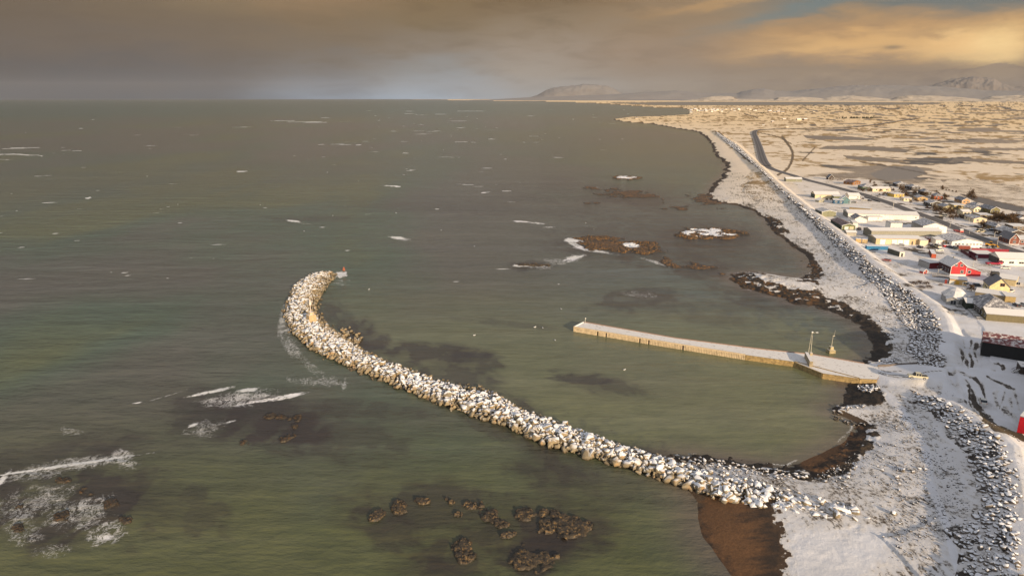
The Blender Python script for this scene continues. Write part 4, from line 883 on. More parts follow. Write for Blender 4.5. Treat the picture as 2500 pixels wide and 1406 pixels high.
def house(name, label, cat, p1, p2, depth, wh, roof, rh, wall, rmat='s', wins=None, lwins=0, doors=(), trim=None, group=None, oh=0.35, base=None, ridge=0.5, z=TOWN_Z, chimney=False, left_wall=None, rot=None):
    a = Vector(P(p1[0], p1[1], z)); b = Vector(P(p2[0], p2[1], z)); e = b-a; W = e.length; D = depth
    if rot is not None: e = Vector((math.cos(rot), math.sin(rot), 0))
    mid = (a+b)/2; t = thing(name, (mid.x, mid.y, z), math.atan2(e.y, e.x), label, cat, group)
    x0, x1 = -W/2, W/2; rm = MK[rmat] if isinstance(rmat, str) else rmat; wm = wall if isinstance(wall, bpy.types.Material) else mt(wall)
    m_ = MB(); r = MB(); th = 0.22
    if roof == 'gx':
        yr = D*ridge; m_.prism_x([(0, -0.4), (D, -0.4), (D, wh), (yr, wh+rh), (0, wh)], x0, x1)
        s1 = rh/max(yr, .1); s2 = rh/max(D-yr, .1); o = 0.02
        r.prism_x([(-oh, wh-oh*s1+o), (yr, wh+rh+o), (D+oh, wh-oh*s2+o), (D+oh, wh-oh*s2+th+o), (yr, wh+rh+th*1.2+o), (-oh, wh-oh*s1+th+o)], x0-oh, x1+oh)
    elif roof == 'gy':
        xr = x0+W*ridge; m_.prism_y([(x0, -0.4), (x1, -0.4), (x1, wh), (xr, wh+rh), (x0, wh)], 0, D); s1 = rh/(xr-x0); s2 = rh/(x1-xr); o = 0.02
        r.prism_y([(x0-oh, wh-oh*s1+o), (xr, wh+rh+o), (x1+oh, wh-oh*s2+o), (x1+oh, wh-oh*s2+th+o), (xr, wh+rh+th*1.2+o), (x0-oh, wh-oh*s1+th+o)], -oh, D+oh)
    elif roof == 'hip':
        m_.box(x0, x1, 0, D, -0.4, wh); X0, X1, Y0, Y1 = x0-oh, x1+oh, -oh, D+oh; k = min(X1-X0, Y1-Y0)/2
        if D >= W: A, B = (0, Y0+k*1.0, wh+rh), (0, Y1-k*0.8, wh+rh)
        else: A, B = (X0+k, D/2, wh+rh), (X1-k, D/2, wh+rh)
        V = [(X0,Y0,wh+.02),(X1,Y0,wh+.02),(X1,Y1,wh+.02),(X0,Y1,wh+.02),(X0,Y0,wh+.18),(X1,Y0,wh+.18),(X1,Y1,wh+.18),(X0,Y1,wh+.18),A,B]
        fs = [(3,2,1,0),(0,1,5,4),(1,2,6,5),(2,3,7,6),(3,0,4,7)]
        fs += [(4,5,8),(5,6,9,8),(6,7,9),(7,4,8,9)] if D >= W else [(4,5,9,8),(5,6,9),(6,7,8,9),(7,4,8)]
        r.add(V, fs)
    elif roof == 'flat':
        m_.box(x0, x1, 0, D, -0.4, wh); s = rh
        r.prism_x([(-oh*.4, wh+.02), (D+oh*.4, wh+.02+s), (D+oh*.4, wh+.25+s), (-oh*.4, wh+.25)], x0-oh*.4, x1+oh*.4)
    elif roof == 'tent':
        n = 8; c = [(math.cos(math.pi/8+i*math.pi/4)*W/2, D/2+math.sin(math.pi/8+i*math.pi/4)*D/2) for i in range(n)]
        m_.prism_z(c, -0.4, wh); r.add([(x*1.06, D/2+(y-D/2)*1.06, wh+.02) for x, y in c]+[(x*1.06, D/2+(y-D/2)*1.06, wh+.18) for x, y in c]+[(x*.55, D/2+(y-D/2)*.55, wh+rh*.72) for x, y in c]+[(0, D/2, wh+rh)], [(i, (i+1) % n, (i+1) % n+n, i+n) for i in range(n)]+[(i+n, (i+1) % n+n, (i+1) % n+2*n, i+2*n) for i in range(n)]+[(i+2*n, (i+1) % n+2*n, 3*n) for i in range(n)])
    m_.build('wall', wm, t); ro = r.build('roof', rm, t)
    if left_wall: MB().box(x0-0.02, x0-0.004, 0.02, D-0.02, 0, wh-0.02).build('side_tone_shade', mt(left_wall, stripes=('Y', 0.8, 0.6)), t)  # left wall in its own tone, most darkened as painted-in shade
    if chimney: MB().box(-0.35, 0.35, D*0.5-0.35, D*0.5+0.35, wh+rh*0.5, wh+rh+0.9).build('chimney', mt((0.35, 0.33, 0.3)), ro)
    if base: MB().box(x0-0.04, x1+0.04, -0.04, D, -0.38, base).build('foundation', mt((0.72, 0.70, 0.66)), t)
    if trim:
        tb = MB(); tb.box(x0-.06, x0+.14, -.05, -.002, 0.02, wh-.02); tb.box(x1-.14, x1+.06, -.05, -.002, 0.02, wh-.02)
        if roof == 'gy':
            for sgn in (0, 1):
                xa, xb = (x0-oh, x0+W*ridge) if sgn == 0 else (x1+oh, x0+W*ridge); za = wh-oh*(rh/(W*ridge)); 
                tb.add([(xa, -oh-.05, za), (xb, -oh-.05, wh+rh), (xb, -oh-.05, wh+rh+.3), (xa, -oh-.05, za+.3), (xa, -oh-.004, za), (xb, -oh-.004, wh+rh), (xb, -oh-.004, wh+rh+.3), (xa, -oh-.004, za+.3)], [(0,1,2,3),(7,6,5,4),(0,4,5,1),(1,5,6,2),(2,6,7,3),(3,7,4,0)])
        else: tb.box(x0-oh-.03, x1+oh+.03, -oh-.05, -oh-.004, wh-.12, wh+.22)
        tb.build('trim', trim, t)
    if wins is None: wins = [(W*q-W/2, min(1.7, wh*0.6), 1.3, 1.0) for q in ((0.22, 0.5, 0.78) if W > 9 else (0.3, 0.7))]
    for (x, zc, w, h) in wins: window(t, x, zc, w, h)
    for k in range(lwins): window(t, D*(k+0.6)/(lwins+0.2), min(1.7, wh*.6), 1.2, 1.0, 'left', W, D)
    for (x, w, h, c) in doors: MB().box(x-w/2, x+w/2, -0.09, -0.003, 0.02, h).build('door', mt(c, stripes=('Z', 0.9, 0.25)), t)
    return t, W
# ---------------------------------------------------------------- pier
def build_pier():
    DK = 1.8
    far = [P(*zP2, DK) for zP2 in [(1424,786.5),(1650,826),(1850,852),(1985,866),(2110,888),(2165,893)]]
    nr_ = [P(*q, DK) for q in [(1401,798),(1600,831),(1820,866),(1940,883),(2009,911),(2098,924),(2140,926)]]
    # deck outline
    out = nr_+far[::-1]; org = Vector(P(1700, 850, 0)); t = thing('pier', org, 0, 'long snowy pier with pale timber fenders and yellowed concrete inner wall', 'pier')
    L = lambda p: (p[0]-org.x, p[1]-org.y, p[2])
    ol = [L(p)[:2] for p in out]
    MB().prism_z(ol[::-1], -1.5, DK).build('deck', PIERM, t)
    body = MB()
    # edge beams
    def beam(a, b, w, z0, z1, off=0.0, name='kerb', mat=WHITE):
        a = Vector(L(a)); b = Vector(L(b)); d = (b-a); d.z = 0; ln = d.length; d.normalize(); n_ = Vector((d.y, -d.x, 0))
        p = [a+n_*(off), b+n_*off, b+n_*(off+w), a+n_*(off+w)]
        return MB().prism_z([(q.x, q.y) for q in p], z0, z1).build(name, mat, t)
    cream = mt((0.62, 0.50, 0.34)); rust = mt((0.30, 0.20, 0.15)); ycon = flat_mat('yellowed_concrete', (0.40, 0.28, 0.12), 0.8, 0.25, 1.1); 
    beam(nr_[0], nr_[1], .35, DK-.15, DK+.32, -.02, 'kerb', cream); beam(nr_[1], nr_[2], .35, DK-.15, DK+.32, -.02, 'kerb', cream)
    for i in range(4): beam(far[i], far[i+1], .28, DK-.1, DK+.30, -.30, 'kerb', rust)
    beam(far[0], nr_[0], .35, DK-.15, DK+.32, -.36, 'kerb', WHITE)
    # concrete faces of the inner part
    for i in range(2, 6): beam(nr_[i], nr_[i+1], .45, -1.2, DK+.05, 0.0, 'concrete_wall', ycon)
    beam(nr_[3], nr_[5], .30, DK+.05, DK+.2, -.32, 'kerb', ycon)
    # fender piles: 100 of them in the order they show, the few others as one
    a, b, c = Vector(L(nr_[0])), Vector(L(nr_[1])), Vector(L(nr_[2])); N = 112; d1 = (b-a).length; d2 = (c-b).length
    wood = flat_mat('fender_timber', (0.66, 0.52, 0.33), 0.8, 0.15, 0.9); pm = None; rest = MB()
    MB().prism_z([(q.x, q.y) for q in [a+Vector((0.05,-.02,0)), c+Vector((0.0,-.02,0)), c+Vector((0,-.12,0)), a+Vector((0,-.12,0))]], -1.4, DK-.18).build('back_wall', mt((0.06, 0.045, 0.03)), t)
    for k in range(N):
        s = (k+0.5)/N*(d1+d2); p = a.lerp(b, s/d1) if s < d1 else b.lerp(c, (s-d1)/d2); d = ((b-a) if s < d1 else (c-b)).normalized(); n_ = Vector((d.y, -d.x, 0)); p = p+n_*0.30
        if k in (17, 23, 46, 52, 74): continue
        if pm is None: pm = MB().box(-.24, .24, -.17, .17, -1.6, DK-.05); o = pm.build('fender_pile', wood, t, 0.03); pm = o.data
        elif k >= 12: o = link(bpy.data.objects.new('fender_pile', pm)); o.parent = t
        else:
            q = math.atan2(d.y, d.x); cx, cy = p.x, p.y; cc, ss = math.cos(q), math.sin(q)
            rest.prism_z([(cx+x*cc-y*ss, cy+x*ss+y*cc) for x, y in ((-.24,-.17),(.24,-.17),(.24,.17),(-.24,.17))], -1.6, DK-.05); continue
        o.location = (p.x, p.y, 0); o.rotation_euler = (0, 0, math.atan2(d.y, d.x))
    ro = rest.build('fender_piles', wood, t); ro['kind'] = 'stuff'
    # step wall across the deck
    A = Vector(L(P(*zP(752, 480), DK))); 
    w0 = P(1980, 903-7, DK); w1 = P(1968, 873, DK); a_ = Vector(L(w0)); b_ = Vector(L(w1)); d = (b_-a_).normalized(); n_ = Vector((d.y, -d.x, 0))
    MB().prism_z([(q.x, q.y) for q in (a_+n_*.5, b_+n_*.5, b_-n_*.6, a_-n_*.6)], DK+.004, DK+2.1).build('cross_wall', flat_mat('tan_concrete', (0.38, 0.31, 0.20), 0.8, 0.2, 1.0, 0, 0.5), t)
    # lamp post at the head
    tip = P(1428.5, 788.5, DK); lp = thing('light_post', tip, 0, 'slim pale light post on the seaward end of the pier', 'light post')
    g = mt((0.6, 0.58, 0.52)); MB().rod((0,0,0), (0,0,1.9), .09, .07).build('pole', g, lp); MB().box(-.05, .35, -.12, .12, 1.8, 2.2).build('lamp', g, lp); MB().box(-.2, .2, -.2, .2, 0.004, .18).build('base', g, lp)
    # twin pole floodlight mast
    a0 = P(*zP(786, 478), DK+0.0); b0 = P(*zP(815, 486), DK); mid = ((a0[0]+b0[0])/2, (a0[1]+b0[1])/2, DK)
    mm = thing('floodlight_mast', mid, 0, 'tall twin legged floodlight mast beside the cross wall on the pier', 'light mast'); dx = (b0[0]-a0[0])/2; dy = (b0[1]-a0[1])/2; H = 8.2
    gal = mt((0.50, 0.46, 0.36), 0.5)
    for s_ in (-1, 1): MB().rod((s_*dx, s_*dy, 0), (s_*dx*.35, s_*dy*.35, H-.8), .11, .09).build('leg', gal, mm)
    MB().rod((0, 0, H-1.0), (0, 0, H+.3), .09).build('top_pole', gal, mm); MB().rod((-.2, 0, H), (1.5, 0, H+.25), .07).build('arm', gal, mm)
    MB().box(-.25, .25, -.3, .1, H+.28, H+.6).build('floodlight', WHITE, mm); MB().box(1.3, 2.1, -.2, .2, H+.18, H+.34).build('floodlight', WHITE, mm)
    MB().box(dx-.45, dx+.45, dy-.45, dy+.45, 0.004, 1.0).build('footing', flat_mat('tan_concrete', (0.38, 0.31, 0.20), 0.8, 0.2, 1.0, 0, 0.5), mm)
    # beacon standing in the water
    b = P(*zP(1036, 455), 0); bc = thing('beacon', b, 0.1, 'concrete stepped beacon with a bent mast standing in water behind the pier', 'beacon')
    con = flat_mat('beacon_concrete', (0.44, 0.36, 0.20), 0.8, 0.2, 1.0, 0, 0.3)
    MB().prism_z([(-1.35,-1.35),(1.35,-1.35),(1.35,1.35),(-1.35,1.35)], -1.5, 1.15, 0.86).build('base', con, bc, .05); MB().prism_z([(-.7,-.7),(.7,-.7),(.7,.7),(-.7,.7)], 1.154, 2.3, 0.85).build('plinth', con, bc, .04)
    MB().rod((0, 0, 2.3), (.15, 0, 6.6), .13, .09).build('mast', gal, bc); MB().rod((.4, 0, 6.3), (.75, 0, 8.6), .06, .03).build('topmast', gal, bc); MB().box(0, .75, -.1, .1, 6.25, 6.55).build('bracket', gal, bc)
    # breakwater beacon
    b = P(760, 777, 3.4); bc = thing('beacon', (b[0], b[1], 3.0), 0.7, 'square concrete base with a white light mast on the outer breakwater', 'beacon')
    MB().prism_z([(-1.55,-1.55),(1.55,-1.55),(1.55,1.55),(-1.55,1.55)], -1.5, 2.1, 0.96).build('base', flat_mat('warm_concrete', (0.55, 0.40, 0.22), 0.8, 0.15, 1.0, 0, 0.35), bc, .05); MB().prism_z([(-.9,-.9),(.9,-.9),(.9,.9),(-.9,.9)], 2.104, 3.1, .9).build('plinth', flat_mat('warm_concrete2', (0.58, 0.46, 0.30), 0.8, 0.15, 1.0, 0, 0.5), bc, .04)
    MB().rod((0,0,3.1), (0,0,6.2), .16, .13).build('mast', mt((0.75,0.62,0.52)), bc); MB().prism_z([(.55*math.cos(i*math.pi/4), .55*math.sin(i*math.pi/4)) for i in range(8)], 6.2, 8.2, .35).build('lantern', mt((0.78,0.66,0.56)), bc); MB().rod((0,0,8.2),(0,0,9.4),.06).build('spike', mt((0.75,0.62,0.52)), bc)
    # orange buoy
    b = P(839.5, 660, 0); bo = thing('buoy', b, 0, 'faded orange red marker buoy just off the breakwater tip', 'buoy')
    MB().prism_z([(.75*math.cos(i*math.pi/6), .75*math.sin(i*math.pi/6)) for i in range(12)], -.5, 1.0, .95).build('float', mt((0.42, 0.13, 0.07), var=.25), bo, .12); MB().prism_z([(.5*math.cos(i*math.pi/6), .5*math.sin(i*math.pi/6)) for i in range(12)], 1.0, 1.8, .75).build('top_cone', mt((0.42, 0.13, 0.07), var=.25), bo, .05)
PIERM = flat_mat('pier_deck', (0.26, 0.20, 0.16), 0.8, 0.2, 0.6, 0, 0.42)
build_pier()
# ---------------------------------------------------------------- roads
def ribbon(name, pts, w, mat, label, z=TOWN_Z+.06, follow=False, kind='structure'):
    c = [Vector(p) for p in cat_smooth([P(*q, z) for q in pts], 8)]; V = []; F = []; UV = []
    for i, p in enumerate(c):
        d = (c[min(i+1, len(c)-1)]-c[max(i-1, 0)]); d.z = 0; d.normalize(); n_ = Vector((-d.y, d.x, 0))
        for k in range(5):
            q = p+n_*w*(k/4-.5); V.append((q.x, q.y, z))
    V = np.array(V); 
    if follow: V[:, 2] = ground_fields(V[:, 0], V[:, 1])[0]+np.clip(np.hypot(V[:,0],V[:,1])/1500, 0.25, 2.5)
    n = len(c); i = np.arange(n-1)[:, None]*5+np.arange(4)[None]; F = np.stack([i, i+1, i+6, i+5], -1).reshape(-1, 4)[:, ::-1]
    o = np_mesh(name, V, F, mat, {'across': np.tile(np.arange(5)/4.0, n)}); tag(o, label, kind=kind); return o
def road_mat():
    ma, nt, b = new_mat('icy_road'); node, plug, m, mix, noise, mapr, scalev = NT(nt)
    geo = node('ShaderNodeNewGeometry'); pos = geo.outputs['Position']; at = node('ShaderNodeAttribute', attribute_name='across'); u = at.outputs['Fac']
    c = m('ABSOLUTE', m('SUBTRACT', u, 0.5))
    lane = m('ABSOLUTE', m('SUBTRACT', c, 0.17)); tr = mapr(lane, 0.02, 0.10, 1, 0); n = noise(pos, 0.25, 6, 0.65)
    f = m('ADD', m('MULTIPLY', tr, 0.55), m('MULTIPLY', m('SUBTRACT', n, 0.5), 1.4)); edge = mapr(m('ADD', c, m('MULTIPLY', m('SUBTRACT', noise(pos, 0.5, 4), 0.5), .12)), 0.44, 0.50, 0, 1)
    col = mix(mapr(f, 0.0, 0.45), (0.15, 0.132, 0.118), (0.05, 0.044, 0.040)); col = mix(edge, col, (0.66, 0.62, 0.58))
    plug(b.inputs['Base Color'], col); b.inputs['Roughness'].default_value = 0.6; return ma
RM = road_mat()
ribbon('road', [(2560,640),(2500,619),(2456,605.5),(2408,587),(2359.5,567),(2311,547.5),(2263,529),(2214,512),(2178,498),(2142,486),(2105.5,474),(2069,465),(2021,452),(1972.5,440),(1936,428.5),(1905,419.5),(1884,412),(1872,405)], 9.5, RM, 'slushy coastal road past the village', TOWN_Z+.12)
ribbon('road', [(1873,405.5),(1866,398),(1860,384),(1852,357),(1845,338),(1841,326),(1848,319.5),(1880,317),(1960,314.5),(2080,311),(2140,305),(2180,299),(2215,294),(2245,289.5)], 13, RM, 'road bending away over the plain', TOWN_Z+.1, True)
# ================================================================ VILLAGE
WH = (0.80, 0.77, 0.70); CR = (0.72, 0.60, 0.38); TAN = (0.62, 0.46, 0.26); GRN = (0.20, 0.21, 0.13); DG = (0.085, 0.10, 0.07); DB = (0.055, 0.042, 0.035); GR = (0.30, 0.30, 0.28); CRM = (0.30, 0.02, 0.03)
def ind():
    H = house
    H('shed', 'low grey green shed alone beside the coastal road, farthest along', 'shed', zA(78,180), zA(238,182), 8, 2.8, 'gx', 1.3, (0.24,0.24,0.17), 's', [(2.5,1.6,1.0,.8),(5,1.6,1.0,.8)])
    H('house', 'small dark timber cottage with a steep white edged gable near the frozen lake', 'house', zD(822,262), zD(908,263), 8, 2.3, 'gy', 3.0, (0.07,0.045,0.035), 't', [(0.6,1.5,1.2,1.0)], trim=WHITE)
    H('workshop', 'long cream workshop with dark green end wall behind the blue house', 'workshop', zD(597,562), zD(1000,568), 12, 3.2, 'gx', 2.0, CR, 's', [], doors=[(-6,1.0,2.1,(0.3,0.3,0.3))], left_wall=(0.06,0.09,0.07))
    H('shed', 'dark green lean-to shed between the cream workshop and the blue house', 'shed', zD(905,590), zD(1085,592), 6, 2.9, 'flat', 0.3, (0.13,0.14,0.06), 's', [])
    H('house', 'white house with two small windows right of the blue house', 'house', zD(1150,575), zD(1332,578), 9, 3.0, 'gx', 1.7, WH, 's', [(3.0,1.7,1.0,.9),(5.2,1.7,1.0,.9)])
    t, W = H('house', 'blue house with teal gable and white window frames', 'house', zD(1000,648), zD(1175,655), 8, 2.9, 'gy', 3.4, (0.13,0.24,0.25), 's', [(0,4.2,.9,.9),(3.0,1.5,1.0,1.2)], trim=WHITE)
    m_ = MB().box(-W/2-5.2, -W/2+2.6, -3.0, 3.5, -.3, 3.0); m_.build('wing', mt((0.025, 0.095, 0.18)), t); MB().prism_x([(-3.3,3.0),(3.7,3.5),(3.7,3.75),(-3.3,3.25)], -W/2-5.5, -W/2+2.9).build('wing_roof', SNOWROOF, t)
    for x in (-W/2-3.2, -W/2+.6):
        f = MB().box(x-.8, x+.8, -3.08, -3.004, .9, 2.4).build('window', WHITE, t); MB().box(x-.5, x+.5, -3.14, -3.083, 1.1, 2.2).build('pane', GLASS, f)
    H('shed', 'tiny snow roofed hut in front of the long cream workshop', 'shed', zD(662,632), zD(752,625), 4, 1.7, 'gy', 1.6, (0.35,0.33,0.25), 's', [(0,1.0,.8,.7)])
    H('warehouse', 'grey green metal storehouse with white roof edge beside the seawall', 'warehouse', zD(710,860), zD(940,862), 14, 3.4, 'gy', 1.1, (0.25,0.245,0.15), 't', [], doors=[(0.6,3.2,2.9,(0.24,0.235,0.145))], trim=WHITE, left_wall=(0.16,0.16,0.12))
    H('shed', 'tan and dark low shed behind the long white warehouse', 'shed', zD(1160,745), zD(1500,775), 6, 1.7, 'flat', .2, (0.40,0.30,0.16), 's', [])
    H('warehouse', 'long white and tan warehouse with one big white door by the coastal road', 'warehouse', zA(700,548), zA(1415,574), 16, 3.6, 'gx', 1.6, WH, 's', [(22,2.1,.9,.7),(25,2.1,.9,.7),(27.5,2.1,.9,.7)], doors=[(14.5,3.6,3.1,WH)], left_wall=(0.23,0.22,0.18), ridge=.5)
    H('hall', 'small white gabled hall against the left end of the long warehouse', 'hall', zA(770,592), zA(890,596), 12, 2.6, 'gy', 2.0, WH, 't', [], ridge=.4)
    H('trailer', 'long white cabin trailer in front of the long warehouse', 'trailer', zA(905,574), zA(1050,575), 4, 2.7, 'flat', .1, WH, 's', [(2,1.7,.7,.5)])
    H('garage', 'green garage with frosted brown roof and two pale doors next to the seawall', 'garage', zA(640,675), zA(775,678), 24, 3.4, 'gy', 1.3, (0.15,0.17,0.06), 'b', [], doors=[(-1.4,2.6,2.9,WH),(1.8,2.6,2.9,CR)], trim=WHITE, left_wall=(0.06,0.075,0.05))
    H('shed', 'narrow white shed against the right side of the green garage', 'shed', zA(750,640), zA(800,642), 9, 3.0, 'flat', .3, WH, 's', [])
    H('shed', 'low grey hut with rounded snow roof below the green garage', 'shed', zA(690,722), zA(787,724), 5, 1.9, 'gx', .9, (0.40,0.37,0.30), 's', [])
    H('house', 'white two storey cube shaped house with two front windows', 'house', zA(1127,676), zA(1245,678), 8, 5.2, 'flat', .2, WH, 't', [(-1.7,1.9,1.3,1.1),(1.7,1.9,1.3,1.1)], oh=.3)
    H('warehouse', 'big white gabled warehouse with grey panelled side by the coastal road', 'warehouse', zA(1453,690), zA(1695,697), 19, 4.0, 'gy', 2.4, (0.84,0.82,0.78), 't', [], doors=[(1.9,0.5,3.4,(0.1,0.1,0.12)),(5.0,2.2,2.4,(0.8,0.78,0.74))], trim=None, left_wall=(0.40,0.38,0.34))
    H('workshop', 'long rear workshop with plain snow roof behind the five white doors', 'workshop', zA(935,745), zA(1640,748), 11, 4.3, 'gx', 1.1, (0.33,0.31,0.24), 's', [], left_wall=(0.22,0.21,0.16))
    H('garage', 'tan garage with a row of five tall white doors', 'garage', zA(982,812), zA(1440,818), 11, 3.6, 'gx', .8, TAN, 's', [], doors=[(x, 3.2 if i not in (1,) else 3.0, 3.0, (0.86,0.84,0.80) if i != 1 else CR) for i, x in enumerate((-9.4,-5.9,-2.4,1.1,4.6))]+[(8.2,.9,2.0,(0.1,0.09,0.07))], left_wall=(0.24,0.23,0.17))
    H('shed', 'rust red shed between the tan garage and the white shed', 'shed', zB(395,196), zB(500,196), 6, 2.2, 'flat', .2, (0.28,0.07,0.03), 'r', [])
    H('shed', 'cream shed right of the five door garage', 'shed', zB(275,242), zB(395,246), 9, 3.2, 'flat', .3, (0.78,0.68,0.48), 's', [])
    H('shed', 'small white shed with two tiny windows left of the tan annex', 'shed', zB(508,236), zB(612,240), 8, 3.2, 'flat', .2, WH, 's', [(-.3,1.2,.6,.5),(1.2,1.2,.6,.5)])
    H('annex', 'tan porch annex attached left of the white gabled hall', 'annex', zB(615,240), zB(745,242), 10, 3.0, 'flat', .4, (0.50,0.33,0.16), 's', [], doors=[(-1.5,.9,2.2,WH),(1.2,.9,2.2,(.35,.2,.08))])
    H('hall', 'wide white gabled hall with a teal door and five small windows', 'hall', zB(745,266), zB(1203,272), 18, 3.4, 'gy', 1.8, (0.84,0.82,0.76), 't', [(-6.3,1.9,1.0,.9),(-4.4,1.9,1.0,.9)]+[(x,1.9,1.1,.6) for x in (.2,2.2,4.1,6.0,8.0)], doors=[(-2.3,1.0,2.3,(0.05,.16,.17))], lwins=3)
    H('hall', 'white hall with dark gable end and three wide windows near the right edge', 'hall', zB(1452,532), zB(1900,548), 11, 3.6, 'gx', 2.2, (0.86,0.80,0.68), 's', [(-6.0,1.6,2.3,1.0),(-1.2,1.6,2.3,1.0),(3.6,1.6,2.3,1.0)], left_wall=(0.10,0.09,0.08))
    H('shed', 'low snow roofed building inside the crimson fence', 'shed', zB(1130,430), zB(1400,436), 9, 2.2, 'flat', .3, (0.16,0.02,0.04), 's', [], doors=[(-5,1.2,1.6,(.5,.5,.5))])
    # bright red house
    t, W = H('house', 'bright red gabled house with white windows and white foundation', 'house', zB(727,692), zB(960,697), 12, 4.7, 'gy', 3.0, (0.50,0.025,0.03), 's', [(-1.5,5.5,1.15,1.2),(1.1,5.5,1.15,1.2),(1.7,2.1,1.3,1.5)], lwins=0, trim=WHITE, base=.9, chimney=True)
    MB().prism_y([(W/2+.004,.0),(W/2+7.2,.0),(W/2+7.2,2.3),(W/2+.004,4.4)], .3, 11).build('side_wing', mt((0.50,0.025,0.03)), t); MB().prism_y([(W/2-.0,4.42),(W/2+7.6,2.2),(W/2+7.6,2.45),(W/2,4.72)], 0, 11.3).build('side_roof', SNOWROOF, t)
    f = MB().box(W/2+.9, W/2+2.4, .22, .297, 1.3, 2.9).build('window', WHITE, t); MB().box(W/2+1.05, W/2+2.25, .16, .217, 1.45, 2.75).build('pane', GLASS, f)
    for y in (2.5, 5.0, 8.0): window(t, y, 2.3, .9, 1.4, 'left', W, 12)
    MB().box(-W/2-.02, -W/2-.004, .05, 11.95, .9, 4.6).build('side_tone_shade', mt((0.06,0.02,0.02)), t)  # red left wall painted near black to stand for its shade
    H('annex', 'low maroon annex with snowy flat roof left of the bright red house', 'annex', zB(415,590), zB(648,580), 8, 3.0, 'flat', .3, (0.17,0.015,0.02), 's', [(1.5,1.0,2.6,.5)], left_wall=(0.40,0.39,0.37))
    H('playhouse', 'tiny red playhouse with a white edged roof on the snow', 'playhouse', zB(328,664), zB(386,660), 2.4, 1.3, 'gy', .9, (0.42,0.05,0.04), 's', [(0,1.0,.4,.4)], trim=WHITE)
    H('shed', 'orange and white shed with snow roof in front of the red house', 'shed', zB(718,815), zB(975,842), 6, 2.5, 'flat', .3, (0.62,0.40,0.16), 's', [(3.0,1.2,2.4,.8)], doors=[(-5.0,1.0,2.0,(0.25,.03,.02)),(-2.6,2.0,1.9,(.75,.72,.62)),(-.3,1.4,1.9,(.65,.35,.03))], left_wall=(0.2,0.12,0.05))
    t, W = H('house', 'pale yellow gabled house with one red framed window', 'house', zB(1303,952), zB(1605,978), 11, 3.5, 'gy', 3.7, (0.82,0.68,0.36), 't', [], lwins=4, left_wall=None, ridge=.52)
    window(t, .9, 4.4, 1.6, 1.3, frame=mt((0.35,0.12,0.08))); MB().box(-1.5,1.5,9.5,12,4.0,7.9).build('rear_dormer', mt((.06,.055,.05)), t)
    H('house', 'cream bungalow with snowy roof behind the pale yellow house', 'house', zB(1440,812), zB(1700,850), 9, 2.9, 'gx', 1.2, (0.62,0.50,0.28), 's', [(4.5,1.6,1.4,1.1)])
    H('pavilion', 'grey eight sided pavilion with a snowy tent roof', 'pavilion', zB(650,1115), zB(1050,1150), 14, 2.6, 'tent', 3.6, (0.36,0.35,0.33), 's', [])
    H('porch', 'grey entrance porch with a big paned door in front of the pavilion', 'porch', zB(668,1118), zB(850,1140), 5, 2.5, 'gy', .9, (0.38,0.37,0.35), 's', [(.3,1.2,2.0,1.8)])
    H('shed', 'long low snow roofed shed between the pavilion and the yellow house', 'shed', zB(1095,1010), zB(1540,1075), 7, 2.3, 'flat', .5, (0.25,0.20,0.12), 's', [])
    H('shed', 'tan flat roofed shed right of the long low shed', 'shed', zB(1545,1085), zB(1700,1098), 6, 2.6, 'flat', .3, (0.42,0.30,0.12), 's', [])
    H('restaurant', 'large hip roofed restaurant with frosted grey roof behind the picnic tables', 'restaurant', zB(1170,1290), zB(1700,1330), 17, 3.0, 'hip', 3.8, (0.07,0.06,0.045), 't', [], lwins=6)
    H('wing', 'dark green wing with a red chimney left of the restaurant', 'wing', zB(962,1192), zB(1112,1205), 9, 2.8, 'gx', .9, (0.035,0.045,0.03), 's', [])
    H('wing', 'long front wing with snowy roof and tan wall below the restaurant', 'wing', zB(1262,1358), zB(1900,1408), 8, 2.9, 'gx', 1.3, (0.17,0.14,0.07), 's', [], lwins=2)
    H('warehouse', 'large black walled warehouse with frosted red roof at the right edge', 'warehouse', zC(800,432), zC(1560,560), 12, 4.6, 'gx', 1.9, (0.020,0.020,0.022), 'r', [], oh=.25, left_wall=(0.03,0.03,0.03))
    H('hut', 'dark timber hut with a stair under the black warehouse', 'hut', zC(1200,632), zC(1380,655), 5, 2.4, 'flat', .1, (0.05,0.035,0.025), 's', [])
    st = MB(); t0 = P(*zC(1150,612), TOWN_Z); 
    for k in range(7): st.box(k*.45-2.0, k*.45-1.55, -.6, .6, .004+k*.28, .12+k*.28)
    s = thing('stair', (t0[0]+.8, t0[1]-.6, TOWN_Z), -.2, 'open timber stair rising to the dark hut', 'stair'); st.build('treads', mt((.05,.035,.025), snow=.5), s)
    for y in (-.62, .62): MB().rod((-2.0, y, .9), (1.2, y, 2.9), .06).build('handrail', mt((.05,.035,.025)), s)
    # crimson corner building mostly outside the picture
    t, W = H('hall', 'bright crimson walled hall cut off by the right edge', 'hall', (2483,1052), (2640,1098), 26, 4.3, 'flat', .6, (0.60,0.006,0.02), 's', [], oh=.2, left_wall=(0.10,0.10,0.10))
    b = MB().box(160, 192, 128, 194, 3.4, 17.5).build('added_shade_block', mt((0.30,0.30,0.31), stripes=('X', .8, .2)), t); bpy.context.view_layer.update(); b.matrix_parent_inverse = t.matrix_world.inverted()  # unseen tall block, added so its shadow covers the yard
    b = MB().prism_y([(159.5,17.52),(192.5,17.52),(192.5,17.8),(176,19.4),(159.5,17.8)], 127.6, 194.4).build('shade_block_roof', SNOWROOF, t); b.matrix_parent_inverse = t.matrix_world.inverted()  # roof of the added shade block
ind()
